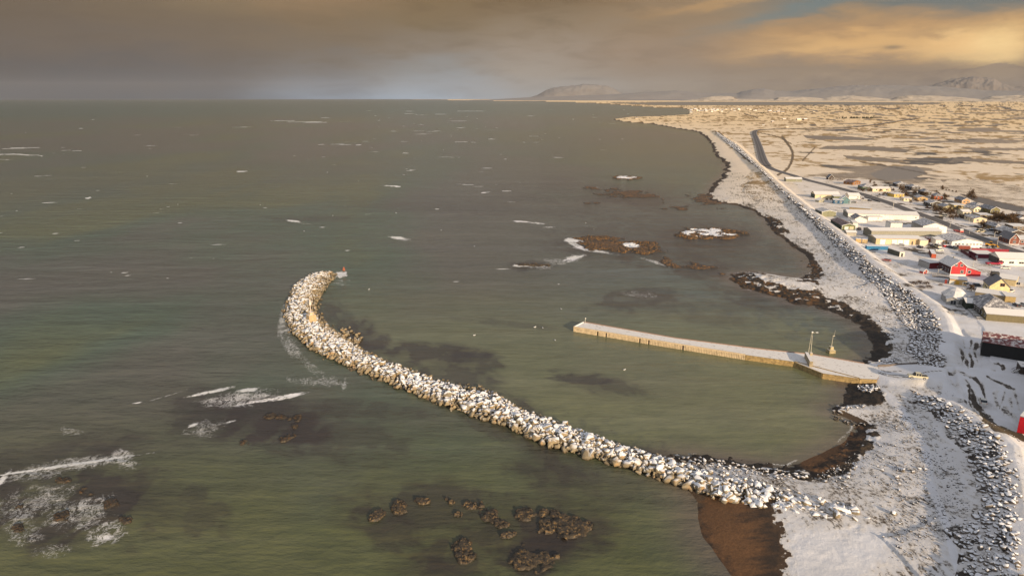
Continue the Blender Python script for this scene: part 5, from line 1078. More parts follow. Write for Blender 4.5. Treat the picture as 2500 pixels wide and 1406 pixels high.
def homes():
    H = house; G_ = 'bungalows along the far side of the coastal road'
    L = [('brown walled bungalow with frosted roof nearest the small dark cottage', zK(640,400), zK(880,372), 10, 2.6, 'gy', 1.7, (0.26,0.12,0.04), 'b'),
     ('bungalow with one bright white hip roof end near the frozen lake', zK(940,545), zK(1265,550), 13, 2.8, 'hip', 2.4, (0.10,0.15,0.07), 't'),
     ('dark bungalow with white hip roof end behind a street lamp', zK(1985,455), zK(2320,462), 12, 2.7, 'hip', 2.4, (0.06,0.045,0.04), 't'),
     ('long cream bungalow beside the brown hedge', zK(1250,600), zK(1800,592), 9, 2.6, 'gx', 1.2, CR, 's'),
     ('yellow walled bungalow with flat snowy roof', zK(1905,772), zK(2210,765), 9, 2.7, 'flat', .3, (0.62,0.42,0.10), 's'),
     ('second bungalow of the back row with a hip roof', zG(350,480), zG(650,480), 12, 2.7, 'hip', 2.2, (0.06,0.05,0.045), 't'),
     ('third bungalow of the back row with a small lit hip end', zG(760,650), zG(1030,655), 12, 2.7, 'hip', 2.2, (0.07,0.055,0.045), 't'),
     ('orange red walled bungalow with pale hip roof', zG(1130,800), zG(1420,812), 12, 2.8, 'hip', 2.2, (0.42,0.10,0.03), 't'),
     ('tan gabled bungalow beside the tallest bare tree', zE(1040,545), zE(1180,548), 14, 2.7, 'gy', 1.9, (0.50,0.30,0.14), 't'),
     ('orange yellow fronted bungalow below the back row', zG(550,850), zG(905,862), 12, 2.6, 'gy', 1.2, (0.60,0.40,0.18), 't'),
     ('small cream carport beside the coastal road', zG(85,860), zG(360,862), 6, 2.3, 'flat', .2, CR, 's'),
     ('dark brown bungalow with white edged gable at the near side of the road', zG(985,1050), zG(1420,1055), 11, 2.7, 'gy', 1.5, (0.05,0.04,0.03), 't'),
     ('pale green bungalow half hidden by bare bushes', zG(1430,1180), zG(1760,1190), 12, 2.7, 'gy', 1.5, (0.45,0.40,0.22), 't'),
     ('dark bungalow with small white hip end in the far right row', zH(270,390), zH(500,392), 12, 2.7, 'hip', 2.2, (0.06,0.05,0.045), 't'),
     ('olive gabled bungalow with white roof edge in the far right row', zH(635,478), zH(850,480), 15, 2.8, 'gy', 2.1, (0.20,0.17,0.06), 't'),
     ('small white gabled house among dark hedges', zH(245,452), zH(410,440), 9, 2.8, 'gy', 1.6, (0.78,0.68,0.48), 't'),
     ('white bungalow with broad snowy roof beside the bushes', zH(0,520), zH(190,522), 9, 2.5, 'gx', 1.2, (0.75,0.66,0.46), 's'),
     ('cream bungalow with one dark window and a hedge in front', zH(245,688), zH(545,695), 14, 2.8, 'gy', 1.2, (0.74,0.62,0.42), 't'),
     ('low snow roofed bungalow behind the cream bungalow', zH(400,600), zH(690,606), 10, 2.5, 'flat', .3, (0.6,0.48,0.28), 's'),
     ('bungalow with a bright yellow lit hip end', zH(745,880), zH(945,882), 14, 2.6, 'hip', 1.8, (0.25,0.17,0.08), 't'),
     ('large dark brown bungalow with wide white edged gable', zH(1040,1035), zH(1440,1042), 16, 2.9, 'gy', 2.0, (0.07,0.045,0.03), 't'),
     ('flat roofed snowy bungalow behind the large brown bungalow', zH(1150,860), zH(1500,866), 10, 2.4, 'flat', .3, (0.2,0.15,0.1), 's'),
     ('yellowish low bungalow under the back row hip roofs', zE(900,625), zE(1090,628), 9, 2.5, 'flat', .3, (0.55,0.42,0.18), 's'),
     ('dark roofed bungalow at the end of the back row', zH(1080,560), zH(1390,600), 12, 2.6, 'hip', 1.8, (0.06,0.05,0.04), 't'),
     ('bungalow roof showing over the right hand hedges', zH(1290,690), zH(1480,700), 10, 2.6, 'hip', 1.8, (0.06,0.05,0.04), 's'),
    ]
    for (lab, p1, p2, d, wh, rf, rh, wc, rm) in L:
        c = 'bungalow' if 'carport' not in lab and 'gabled house' not in lab else ('carport' if 'carport' in lab else 'house')
        H(c, lab, c, p1, p2, d, wh, rf, rh, wc, rm, lwins=2 if d > 9 else 0, trim=WHITE if 'white edged' in lab or 'white roof edge' in lab or 'tan gabled' in lab else None, group=G_)
    # brown two storey house with white frames
    t, W = H('house', 'rust brown two storey house with white corner boards and windows', 'house', zH(1062,1192), zH(1285,1196), 12, 3.3, 'gy', 3.3, (0.20,0.055,0.03), 't', [(-.0,4.2,1.1,1.1),(0,1.7,1.4,1.4)], lwins=0, trim=WHITE, base=.35)
    for y in (1.5, 4.5, 7.5, 10): window(t, y, 1.8, 1.0, 1.2, 'left', W, 12, frame=mt((.3,.28,.25)))
    MB().box(W/2+.004, W/2+7, .5, 9, -.3, 3.0).build('side_wing', mt((0.20,0.055,0.03)), t); MB().prism_x([(-.1,3.0),(9.3,4.0),(9.3,4.25),(-.1,3.25)], W/2+.02, W/2+7.4).build('side_roof', SNOWROOF, t)
    f = MB().box(W/2+1.2, W/2+2.8, .42, .497, 1.0, 2.5).build('window', WHITE, t); MB().box(W/2+1.35, W/2+2.65, .36, .417, 1.15, 2.35).build('pane', GLASS, f)
    H('shed', 'brown garden shed left of the rust brown house', 'shed', zH(845,1105), zH(935,1120), 5, 2.3, 'flat', .2, (0.10,0.07,0.045), 's', [])
homes()
# ---------------------------------------------------------------- fences, containers, small yard things
def wall_run(name, label, cat, pts, h, th, mat, z=TOWN_Z, cap=None):
    w = [Vector(P(*q, z)) for q in pts]; o = w[0]; t = thing(name, tuple(o), 0, label, cat)
    for i in range(len(w)-1):
        a, b = w[i]-o, w[i+1]-o; d = (b-a).normalized(); n_ = Vector((d.y, -d.x, 0))*th/2; a = a+d*0.003*i
        MB().prism_z([(q.x, q.y) for q in (a+n_, b+n_, b-n_, a-n_)], -.3, h).build('panel', mat, t)
        k = max(1, int((b-a).length/4))
        for j in range(k+1):
            p = a.lerp(b, j/k); MB().box(p.x-.08, p.x+.08, p.y-.08-th/2, p.y+.08-th/2, -.3, h+.12).build('post', mat, t)
crim = mt((0.28, 0.012, 0.03), stripes=('X', 1.2, .3)); dcrim = mt((0.10, 0.015, 0.025))
wall_run('fence', 'crimson board fence along the far side of the enclosure', 'fence', [zB(1050,330), zB(1600,348)], 1.9, .12, crim)
wall_run('fence', 'dark maroon fence running down the left side of the enclosure', 'fence', [zB(885,335), zB(1112,470)], 1.8, .12, dcrim)
wall_run('fence', 'maroon cross fence inside the enclosure', 'fence', [zB(1015,425), zB(1350,432)], 1.6, .12, dcrim)
wall_run('wall', 'low grey wall between the red house and the orange shed', 'wall', [zB(460,705), zB(715,735)], .9, .3, mt((.22,.2,.19), snow=.6))
wall_run('hedge_fence', 'dark low fence behind the cars beside the blue house', 'fence', [zK(1000,780), zK(1150,820), zK(1480,925)], .8, .2, DARKM)
wall_run('railing', 'low dark kerb rail along the landward pier edge', 'railing', [zP(1560,605), zP(1990,575)], .35, .25, mt((.15,.12,.10)), z=2.4)
def container(label, p1, p2, length, h, col, endcol=None, snow=SNOWM):
    a = Vector(P(*p1, TOWN_Z)); b = Vector(P(*p2, TOWN_Z)); e = b-a; W = e.length; mid = (a+b)/2
    t = thing('container', tuple(mid), math.atan2(e.y, e.x), label, 'container')
    MB().box(-W/2, W/2, 0, length, .05, h).build('box', mt(col, stripes=('X', 2.0, .35)), t, .04); MB().box(-W/2+.05, W/2-.05, .05, length-.05, h+.003, h+.12).build('snow_cover', snow, t)
    MB().box(-W/2+.12, W/2-.12, -.06, -.003, .2, h-.15).build('door', mt(endcol or col), t)
    for k in range(4): x = -W/2+W*(k+.5)/4; MB().rod((x, -.1, .25), (x, -.1, h-.2), .03).build('lock_bar', mt((.3,.3,.3)), t)
container('long bright blue container with a snowy top below the five door garage', zA(890,866), zA(1110,872), 2.4, 2.2, (0.02,0.17,0.34))
container('orange ended rust container lying on the snowy yard', (2272.5,630), (2284.5,631), 13, 2.5, (0.13,0.03,0.02), (0.62,0.10,0.03))
container('yellow container left of the five door garage', zA(780,793), zA(835,797), 2.6, 2.3, (0.66,0.45,0.18))
container('yellow container nearest the five door garage', zA(842,797), zA(895,802), 2.6, 2.2, (0.68,0.50,0.24))
container('rust red container in front of the white gabled hall', zB(850,298), zB(1030,305), 2.5, 2.3, (0.26,0.05,0.03))
container('small bright red skip left of the white gabled hall', zB(640,268), zB(720,270), 2.2, 1.3, (0.55,0.03,0.03))
house('shed', 'narrow white ended shed standing alone near the seawall', 'shed', zA(1222,938), zA(1272,936), 10, 2.6, 'flat', .2, (0.66,0.62,0.52), 's', [], left_wall=(0.09,0.09,0.07), doors=[(0,1.2,1.9,(.06,.05,.05))])
def piles():
    wd = mt((0.10,0.07,0.045), snow=.5)
    for (x, y, lab) in [(140,210,'timber pile nearest the small dark cottage'),(260,200,'long timber pile right of the small dark cottage'),(340,215,'timber pile at the far end of the cottage wood stack'),(260,260,'low dark timber pile in front of the long wood stack')]:
        p = P(*zK(x, y), TOWN_Z); t = thing('timber_pile', p, .1, lab, 'timber pile', None); b = MB(); rg = random.Random(int(x))
        for k in range(14): yy = (k % 5)*.35-.8; zz = (k//5)*.32+.16; L_ = rg.uniform(2, 3.6); b.box(-L_, L_, yy, yy+.3, zz-.14, zz+.14)
        b.build('planks', wd, t)
piles()
def benches():
    G_ = 'picnic tables beside the restaurant'; wood = mt((0.20,0.17,0.13), snow=.55)
    first = None
    for i, (x, y, lab) in enumerate([(905,1225,'picnic table nearest the pavilion'),(950,1262,'picnic table second nearest the pavilion'),(1040,1215,'topmost picnic table in the row along the restaurant'),(1060,1240,'second picnic table from the top of the restaurant row'),(1085,1262,'third picnic table from the top of the restaurant row'),(1105,1285,'fourth picnic table from the top of the restaurant row'),(1130,1305,'fifth picnic table from the top of the restaurant row'),(1160,1335,'lowest picnic table in the restaurant row'),(860,1158,'picnic table close under the porch'),(740,1250,'lone bench on the berm side of the yard')]):
        p = P(*zB(x, y), TOWN_Z)
        if first is None:
            t = thing('picnic_table', p, -.15, lab, 'picnic table', G_); MB().box(-1.1,1.1,-.4,.4,.70,.78).build('tabletop', wood, t)
            for s_ in (-.75,.75): MB().box(-1.1,1.1,s_-.15,s_+.15,.42,.48).build('seat', wood, t)
            for s_ in (-.8,.8): MB().box(s_-.05,s_+.05,-.8,.8,.30,.38).add([(s_-.05,-.6,0),(s_+.05,-.6,0),(s_+.05,-.3,.7),(s_-.05,-.3,.7),(s_-.05,-.7,0),(s_+.05,-.7,0),(s_+.05,-.4,.7),(s_-.05,-.4,.7)],[(0,1,2,3),(4,7,6,5),(0,4,5,1),(3,2,6,7),(0,3,7,4),(1,5,6,2)]).add([(s_-.05,.6,0),(s_+.05,.6,0),(s_+.05,.3,.7),(s_-.05,.3,.7),(s_-.05,.7,0),(s_+.05,.7,0),(s_+.05,.4,.7),(s_-.05,.4,.7)],[(0,1,2,3),(4,7,6,5),(0,4,5,1),(3,2,6,7),(0,3,7,4),(1,5,6,2)]).build('leg', wood, t)
            first = t
        else: t = copy_tree(first); t.location = p; t.rotation_euler = (0,0,-.15+(i*37 % 10-5)*.02); t['label'] = lab
benches()
# ---------------------------------------------------------------- vehicles
def vehicle(kind, label, pf, pr, col, snow=False, L=None, cat=None, group=None):
    """pf / pr: photo points under the front and rear ends"""
    a = Vector(P(*pf, TOWN_Z)); b = Vector(P(*pr, TOWN_Z)); d = (a-b).normalized(); mid = (a+b)/2
    names = {'car': 'parked_car', 'van': 'van', 'pickup': 'pickup_truck', 'truck': 'truck'}
    t = thing(names[kind], tuple(mid), math.atan2(d.y, d.x), label, cat or {'pickup': 'pickup truck'}.get(kind, kind), group)
    pm = mt(col, .35, var=.04); tyre = RUBBER; sn = SNOWM
    if kind == 'car':
        L = L or 4.5; w = .88; h1 = .92; h2 = 1.52; prof = [(-L/2,.32),(L/2,.32),(L/2,.72),(L/2-.15,.80),(L/2-1.1,h1),(L/2-1.75,h1+.04),(-L/2+.25,h1+.08),(-L/2,.85)]
        cab = [(L/2-1.15,h1+.0),(L/2-1.85,h2-.06),(L/2-2.3,h2-.02),(-L/2+.75,h2-.04),(-L/2+.22,h1+.02)]; wx = (L/2-.85, -L/2+.85); r = .33
    elif kind == 'van':
        L = L or 5.0; w = .98; h1 = 1.05; h2 = 2.05; prof = [(-L/2,.35),(L/2,.35),(L/2,.9),(L/2-.5,h1),(L/2-.9,h1+.05),(-L/2,h1+.1)]; cab = [(L/2-.6,h1-.02),(L/2-1.3,h2-.08),(L/2-1.7,h2),(-L/2+.1,h2),(-L/2+.02,h1)]; wx = (L/2-.9, -L/2+.95); r = .36
    elif kind == 'pickup':
        L = L or 5.6; w = .95; h1 = 1.12; h2 = 1.86; prof = [(-L/2,.50),(L/2,.50),(L/2,1.0),(L/2-.2,1.08),(L/2-1.3,h1+.06),(L/2-1.35,h1),(-L/2+1.75,h1),(-L/2+1.75,.72),(-L/2+.1,.72),(-L/2+.1,h1),(-L/2,h1)]
        cab = [(L/2-1.35,h1),(L/2-2.0,h2-.05),(L/2-2.3,h2),(-L/2+1.95,h2),(-L/2+1.78,h1)]; wx = (L/2-.95, -L/2+1.05); r = .43
    else:
        L = L or 7.5; w = 1.2; h1 = 1.1; h2 = 2.6; prof = [(-L/2,.6),(L/2,.6),(L/2,1.5),(L/2-.1,h1+.5),(L/2-2.0,h1+.5),(L/2-2.0,h1),(-L/2,h1)]; cab = [(L/2-.1,h1+.45),(L/2-.35,h2),(L/2-2.0,h2),(L/2-2.0,h1+.45)]; wx = (L/2-1.1, -L/2+1.3); r = .5
    MB().prism_y(prof, -w, w).build('body', pm, t, .05)
    if kind == 'pickup':
        for s_ in (-1, 1): MB().box(-L/2+.05, -L/2+1.8, s_*w-.05 if s_ > 0 else -w, s_*w if s_ > 0 else -w+.05, .75, h1+.02).build('side_panel', pm, t)
        MB().box(-L/2+.2,-L/2+1.7,-w+.15,w-.15,.724,1.15).build('load', DARKM, t)
    MB().prism_y(cab, -w+.10, w-.10).build('windows', GLASS, t, .03)
    xs = [p[0] for p in cab]; ztop = max(p[1] for p in cab); tops = [p[0] for p in cab if p[1] > ztop-.1]
    MB().box(min(tops)+.02, max(tops)-.05, -w+.14, w-.14, ztop+.004, ztop+(.14 if snow else .05)).build('roof', sn if snow else pm, t, .03)
    for x in (max(tops)-.1, (max(tops)+min(tops))/2, min(tops)+.02):
        for s_ in (-1, 1): MB().box(x-.05, x+.05, s_*(w-.10)-(.0 if s_ > 0 else .02), s_*(w-.10)+(.02 if s_ > 0 else 0), h1, ztop).build('pillar', pm, t)
    if snow: MB().box(L/2-1.05, L/2-.2, -w+.12, w-.12, h1+.0, h1+.10).build('snow_cover', sn, t)
    for x in wx:
        for s_ in (-1, 1):
            wh_ = MB().rod((x, s_*(w-.16), r), (x, s_*(w+.03), r), r, n=14).build('wheel', tyre, t); MB().rod((x, s_*(w+.0315), r), (x, s_*(w+.045), r), r*.55, n=10).build('rim', mt((.45,.45,.45), .4), wh_)
    for s_ in (-1, 1): MB().box(L/2-.02, L/2+.02, s_*w*.72-.16, s_*w*.72+.16, .68, .82).build('headlight', mt((.8,.8,.75), .2), t); MB().box(-L/2-.02, -L/2+.02, s_*w*.8-.1, s_*w*.8+.1, .75, .98).build('taillight', mt((.4,.02,.02), .3), t)
    MB().box(-L/2-.06,-L/2+.02,-w*.9,w*.9,.38,.55).build('bumper', DARKM if kind in ('pickup',) else pm, t)
    return t
cream_ = (0.66,0.60,0.42)
vehicle('pickup', 'cream pickup truck with a dark load at the landward end of the pier', zC(78,668), zC(250,684), cream_)
t_ = vehicle('car', 'pale estate car driving up the snowy lane, seen from behind', zC(812,890), zC(835,962), (0.66,0.64,0.58), L=4.4)
EXTRA = [('car','white hatchback in front of the white gabled hall',zB(500,322),zB(625,322),(0.80,0.76,0.66),True),('car','white car left of the white hall with three wide windows, on the lane below it',zB(1490,585),zB(1600,592),(0.82,0.78,0.70),True),
 ('car','dark estate car in front of the tan garage end',zB(235,262),zB(325,292),(0.06,0.06,0.07),True),('car','snow covered car in front of the third garage door',zA(1205,828),zA(1262,832),(0.4,0.4,0.4),True),
 ('car','dark car right of the green garage',zA(795,655),zA(835,678),(0.05,0.06,0.08),False),('car','snow covered car among the heap left of the orange container yard',zB(400,215),zB(480,280),(0.25,0.22,0.2),True),
 ('van','cream boxy van among the parked cars near the white hall',zB(500,255),zB(575,280),(0.74,0.68,0.50),True),('car','snowy car behind the crimson fence, left one',zB(1150,303),zB(1240,306),(0.7,0.68,0.64),True),('car','snowy car behind the crimson fence, right one',zB(1260,300),zB(1330,312),(0.72,0.70,0.66),True),
 ('car','dark car under snow left of the rust red container',zB(700,270),zB(770,285),(0.06,0.07,0.08),True),('car','dark green car against the left end of the rust red container',zB(790,310),zB(850,290),(0.07,0.09,0.08),False),
 ('van','white van parked under the bare bushes by the road',zE(680,765),zE(770,772),(0.80,0.72,0.56),False),('van','white van in the driveway across the road from the red truck',zH(330,905),zH(415,900),(0.80,0.70,0.50),False),('car','small pale car beside the white van in the driveway',zH(430,915),zH(480,912),(0.7,0.62,0.42),False),
 ('car','dark car in the shade under the yellow lit bungalow',zH(570,880),zH(700,885),(0.04,0.045,0.055),True),('car','white car right of the blue house',zK(960,880),zK(1040,885),(0.8,0.76,0.68),True),('car','dark car right of the white car near the blue house',zK(1095,885),zK(1180,895),(0.05,0.05,0.05),True),
 ('car','snowy car close beside the blue house',zK(640,935),zK(730,945),(0.5,0.48,0.44),True),('car','round topped dark car in the snow near the gabled bungalow',zG(865,1110),zG(1000,1125),(0.08,0.05,0.05),True),('car','pale car right of the pale yellow house',zB(1615,945),zB(1655,930),(0.78,0.72,0.62),True),
 ('car','dark blue car behind the bare tree next to the orange shed',zB(1050,845),zB(1150,850),(0.05,0.06,0.09),True),('car','snowy car behind the tan shed at the right edge',zB(1770,1130),zB(1850,1150),(0.5,0.5,0.5),True),('car','dark car beside the tan shed',zB(1680,1120),zB(1760,1170),(0.06,0.06,0.06),True),
 ('truck','truck with crimson bed and white cab near the white hall',zB(1442,528),zB(1322,524),(0.45,0.02,0.06),False),('truck','red nosed truck with dark flatbed on the coastal road side',zE(1060,1058),zE(900,1010),(0.50,0.06,0.05),True),
 ('car','snow covered car below the green garage yard fence',zA(1060,975),zA(1120,985),(0.4,0.1,0.08),True),('car','car at the left of the dark bungalow by the lake',zK(1640,425),zK(1710,430),(0.7,0.7,0.68),True)]
for e in EXTRA: vehicle(e[0], e[1], e[2], e[3], e[4], e[5])
def loader():
    p = P(*zH(620,1240), TOWN_Z); t = thing('wheel_loader', p, -.5, 'orange yellow wheel loader parked beside the white gabled hall', 'wheel loader'); y = mt((0.70,0.36,0.03)); 
    MB().prism_y([(-2.4,.9),(2.2,.9),(2.2,1.5),(.6,1.7),(-.4,1.8),(-2.4,2.0)], -.9, .9).build('body', y, t, .06); MB().prism_y([(-.5,1.8),(1.0,1.7),(.8,3.1),(-.4,3.1)], -.75, .75).build('cab', GLASS, t, .04); MB().box(-.5,.9,-.8,.8,3.104,3.2).build('roof', y, t)
    for s_ in (-.6,.6): MB().rod((1.2,s_,1.6),(3.6,s_,1.2),.14).build('arm', y, t)
    MB().prism_y([(3.5,.3),(4.6,.2),(4.7,.4),(3.8,.6),(3.7,1.5),(3.5,1.5)], -1.3, 1.3).build('bucket', y, t)
    for x in (-1.5,1.4):
        for s_ in (-1,1): MB().rod((x,s_*.85,.75),(x,s_*1.3,.75),.75,n=14).build('wheel', RUBBER, t)
loader()
# ---------------------------------------------------------------- lamps
def lamps():
    G_ = 'street lamps along the coastal road'; m0 = mt((.62,.58,.50)); 
    Ls_ = [(zA(1160,452),zA(1160,400),'street lamp on the verge left of the long warehouse'),(zE(520,642),zE(520,540),'tall pale street lamp by the dark brown bungalow'),(zE(1158,912),zE(1160,780),'tall street lamp in front of the cream bungalow'),(zE(162,600),zE(160,550),'small street lamp left of the tall one by the carport'),
     (zH(175,322),zH(178,222),'street lamp in front of the far right row'),(zH(785,1232),zH(800,1005),'tall street lamp between the loader and the rust brown house'),(zK(2030,600),zK(2035,370),'street lamp before the dark bungalow with white hip end'),(zK(1010,640),zK(1012,555),'street lamp at the bend beside the white hip roof end'),
     (zB(1072,560),zB(1090,480),'thin lamp post on the snow between the red house and the crimson fence'),(zB(908,895),zB(912,838),'thin lamp post in front of the orange shed'),(zH(145,990),zH(165,915),'lamp post on the roadside behind the white gabled hall'),(zH(718,1025),zH(720,950),'lamp post across the road from the loader'),
     (zK(2130,880),zK(2135,770),'pale lamp post next to the cream carport'),(zA(2180,742),zA(2180,705),'short lamp post beside the far verge'),(zB(540,700),zB(545,640),'thin lamp post beside the low grey wall'),(zE(835,950),zE(838,908),'lamp post left of the flatbed truck'),(zK(1885,1030),zK(1885,965),'lamp post on the near verge of the road bend')]
    for (pb, ptop, lab) in Ls_:
        x, y, z = P(*pb, TOWN_Z); D_ = math.hypot(y*cp+CAMH*sp, 0); H_ = max(3.5, (pb[1]-ptop[1])*(y*cp-(z-CAMH)*sp)/FPX/cp)
        t = thing('street_lamp', (x, y, z), 0, lab, 'street lamp', G_); MB().rod((0,0,-.2),(0,0,H_), .13, .08).build('pole', m0, t); MB().rod((0,0,H_-.1),(.9,-.3,H_+.15), .06).build('arm', m0, t); MB().box(.6,1.3,-.5,-.15,H_+.1,H_+.28).build('lamp_head', m0, t)
lamps()
# ---------------------------------------------------------------- bare trees and bushes
def twig_mat(name, c1, c2):
    ma, nt, b = new_mat(name); node, plug, m, mix, noise, mapr, scalev = NT(nt); geo = node('ShaderNodeNewGeometry')
    plug(b.inputs['Base Color'], mix(mapr(noise(geo.outputs['Position'], 0.8, 4), .35, .65), c1, c2)); b.inputs['Roughness'].default_value = .9; return ma
TW = twig_mat('bare_twigs', (0.055,0.032,0.018), (0.16,0.095,0.045)); BARK = mt((0.06,0.045,0.035))
def crown_mesh(seed, n=420):
    rg = np.random.default_rng(seed); V = []; F = []
    for k in range(n):
        a = rg.uniform(0, 2*math.pi); el = rg.uniform(-0.1, 1.5); r = rg.uniform(.25, 1)**.6; lob = .75+.25*math.sin(a*3+seed)+.12*math.sin(a*7+el*5)
        d = np.array([math.cos(a)*math.cos(el), math.sin(a)*math.cos(el), math.sin(el)]); p = d*r*lob*np.array([.5,.5,.75])+np.array([0,0,.22])
        q = p+d*rg.uniform(.08,.2)+rg.normal(0,.03,3); s = np.cross(d, rg.normal(size=3)); s = s/np.linalg.norm(s)*rg.uniform(.010,.026)
        i = len(V); V += [p-s, p+s, q+s*.3, q-s*.3]; F.append((i,i+1,i+2,i+3))
    return np.array(V), np.array(F)
CROWNS = [crown_mesh(s) for s in (1,2,3,4)]
def trees():
    meshes = []
    tr = MB().rod((0,0,-.05),(0.02,0,.35),.035,.02,5); 
    for k in range(5): a = k*1.256; tr.rod((0,0,.12+.03*k),(math.cos(a)*.25,math.sin(a)*.25,.5+.05*k),.018,.006,4)
    T = [(zE(560,660),5,5),(zE(600,700),6,5.5),(zE(660,690),5,5),(zE(730,700),5.5,5),(zE(790,740),7,6),(zE(830,700),6,6),(zE(880,740),6,5),(zE(850,820),6,4.5),(zE(930,800),5,4),(zE(1010,790),6,3.5),(zE(1060,800),5,3.5),
     (zH(420,770),5,4),(zH(470,800),6,4.5),(zH(540,790),6,4),(zH(600,820),5,4),(zH(340,640),3,2.6),(zH(290,640),2.5,2.2),
     (zH(720,560),7,5),(zH(770,600),7,5),(zH(830,640),8,5.5),(zH(900,620),7,5),(zH(950,660),8,5),(zH(1010,640),7,5),(zH(1070,690),9,6.5),(zH(1130,670),8,6),(zH(1180,640),8,5.5),(zH(1250,650),7,5),(zH(1310,640),7,5),(zH(1360,680),8,5),(zH(880,560),6,4.5),(zH(1140,740),7,5),(zH(1240,720),7,5),(zH(690,640),6,3.6),(zH(800,700),6,3.6),(zH(620,640),5,3.4),(zH(730,850),3.5,3.2),
     (zH(190,150),10,9),(zH(150,130),5,5),(zH(250,160),6,4),
     (zG(1260,640),3,3),(zG(1400,480),4,5),(zG(1470,740),5,4.5),(zG(1520,760),4,3.5),(zG(770,660),5,3.6),(zG(840,690),4.5,3.4),(zG(680,640),4,3),(zG(1050,800),4,2.6),(zG(1300,880),4,2.4),(zG(1620,740),3,2.4),(zG(1830,1100),3,2.4),(zG(2000,1120),4,3),(zG(1160,1230),4,3.5),(zG(150,700),4,3.4),
     (zK(1500,600),4,2.8),(zK(1620,700),4,3.2),(zK(1700,720),4,3.4),(zK(1780,740),4,3.6),(zK(1860,745),4,3.6),(zK(1570,730),3.5,3),(zK(2100,580),6,5.5),(zK(2170,600),6,5),(zK(830,560),4,2.8),(zK(900,590),4.5,3),(zK(980,600),4,2.8),(zK(1200,590),5,3.4),(zK(1130,600),4,2.8),(zK(1720,390),4,2.4),(zK(430,330),4,2),(zK(560,350),5,2),(zK(2290,760),3.5,3),(zK(1460,720),3,2.2),
     (zE(650,420),4,3.6),(zE(760,450),4.5,3.5),(zE(600,360),3.5,3),(zE(820,330),3,2),(zE(880,345),3,2),(zE(940,355),3,2),(zE(770,325),2.6,2),(zE(710,310),2.6,3),
     (zD(790,600),4,2.4),(zD(860,600),4,2.2),(zD(1380,590),3.5,2.2),(zE(1180,350+60),4,3)]
    rg_ = random.Random(12)
    for k in range(70):
        u = rg_.random(); bx = 2120+u*370; by = 452+u*128+rg_.uniform(-34, 16)*(0.35+u)
        T.append(((bx, by), rg_.uniform(2.5, 5), rg_.uniform(1.6, 3.4)))
    G_ = 'bare brown bushes and trees around the village gardens'
    labs = {0: 'bare brown garden bush among the bungalows across the road'}
    for i, (p, w, h) in enumerate(T):
        x, y, z = P(p[0], p[1], TOWN_Z); k = i % 4
        nm = 'tree' if h >= 4.5 else 'bush'; t = thing(nm, (x, y, z), i*1.1, 'bare brown leafless tree in the bungalow gardens' if h >= 4.5 else 'bare brown leafless bush in the bungalow gardens', nm, G_)
        if i < 4: meshes.append(np_mesh('crown', CROWNS[k][0], CROWNS[k][1], TW)); c = meshes[-1]; tt = tr.build('trunk', BARK); TRM = tt.data
        else: c = link(bpy.data.objects.new('crown', meshes[k].data)); tt = link(bpy.data.objects.new('trunk', meshes[0].data)); tt.data = TRM
        for o in (c, tt): o.parent = t
        c.scale = (w*.9, w*.9, h); tt.scale = (h, h, h)
        if h >= 9: t['label'] = 'largest bare tree, standing behind the tan gabled bungalow'; del t['group']
    # near garden shrubs
    for (p, w, h, lab) in [(zB(1045,930),4.8,3.2,'bare fan shaped tree between the orange shed and the yellow house'),(zB(180,820),4.5,1.7,'dry tan shrub patch nearest the berm'),(zB(270,815),4.2,1.9,'dry tan shrub patch left of the orange shed'),(zB(380,820),3.5,1.5,'small dry shrub beside the tan shrubs'),(zB(300,875),4.5,1.3,'dark low shrub below the tan shrubs'),(zB(420,870),4,1.2,'dark low shrub right of the lowest shrub'),(zB(590,840),2.6,1.1,'tiny yellowish shrub before the orange shed'),(zB(1350,720),4.5,3.2,'dark pointed conifer clump behind the yellow house')]:
        x, y, z = P(p[0], p[1], TOWN_Z); t = thing('tree' if 'tree' in lab or 'conifer' in lab else 'shrub', (x, y, z), w, lab, 'tree' if 'tree' in lab or 'conifer' in lab else 'shrub')
        c = link(bpy.data.objects.new('crown', meshes[int(w*10) % 4].data)); tt = link(bpy.data.objects.new('trunk', TRM))
        for o in (c, tt): o.parent = t
        c.scale = (w, w, h*1.05); tt.scale = (h, h, h)
trees()
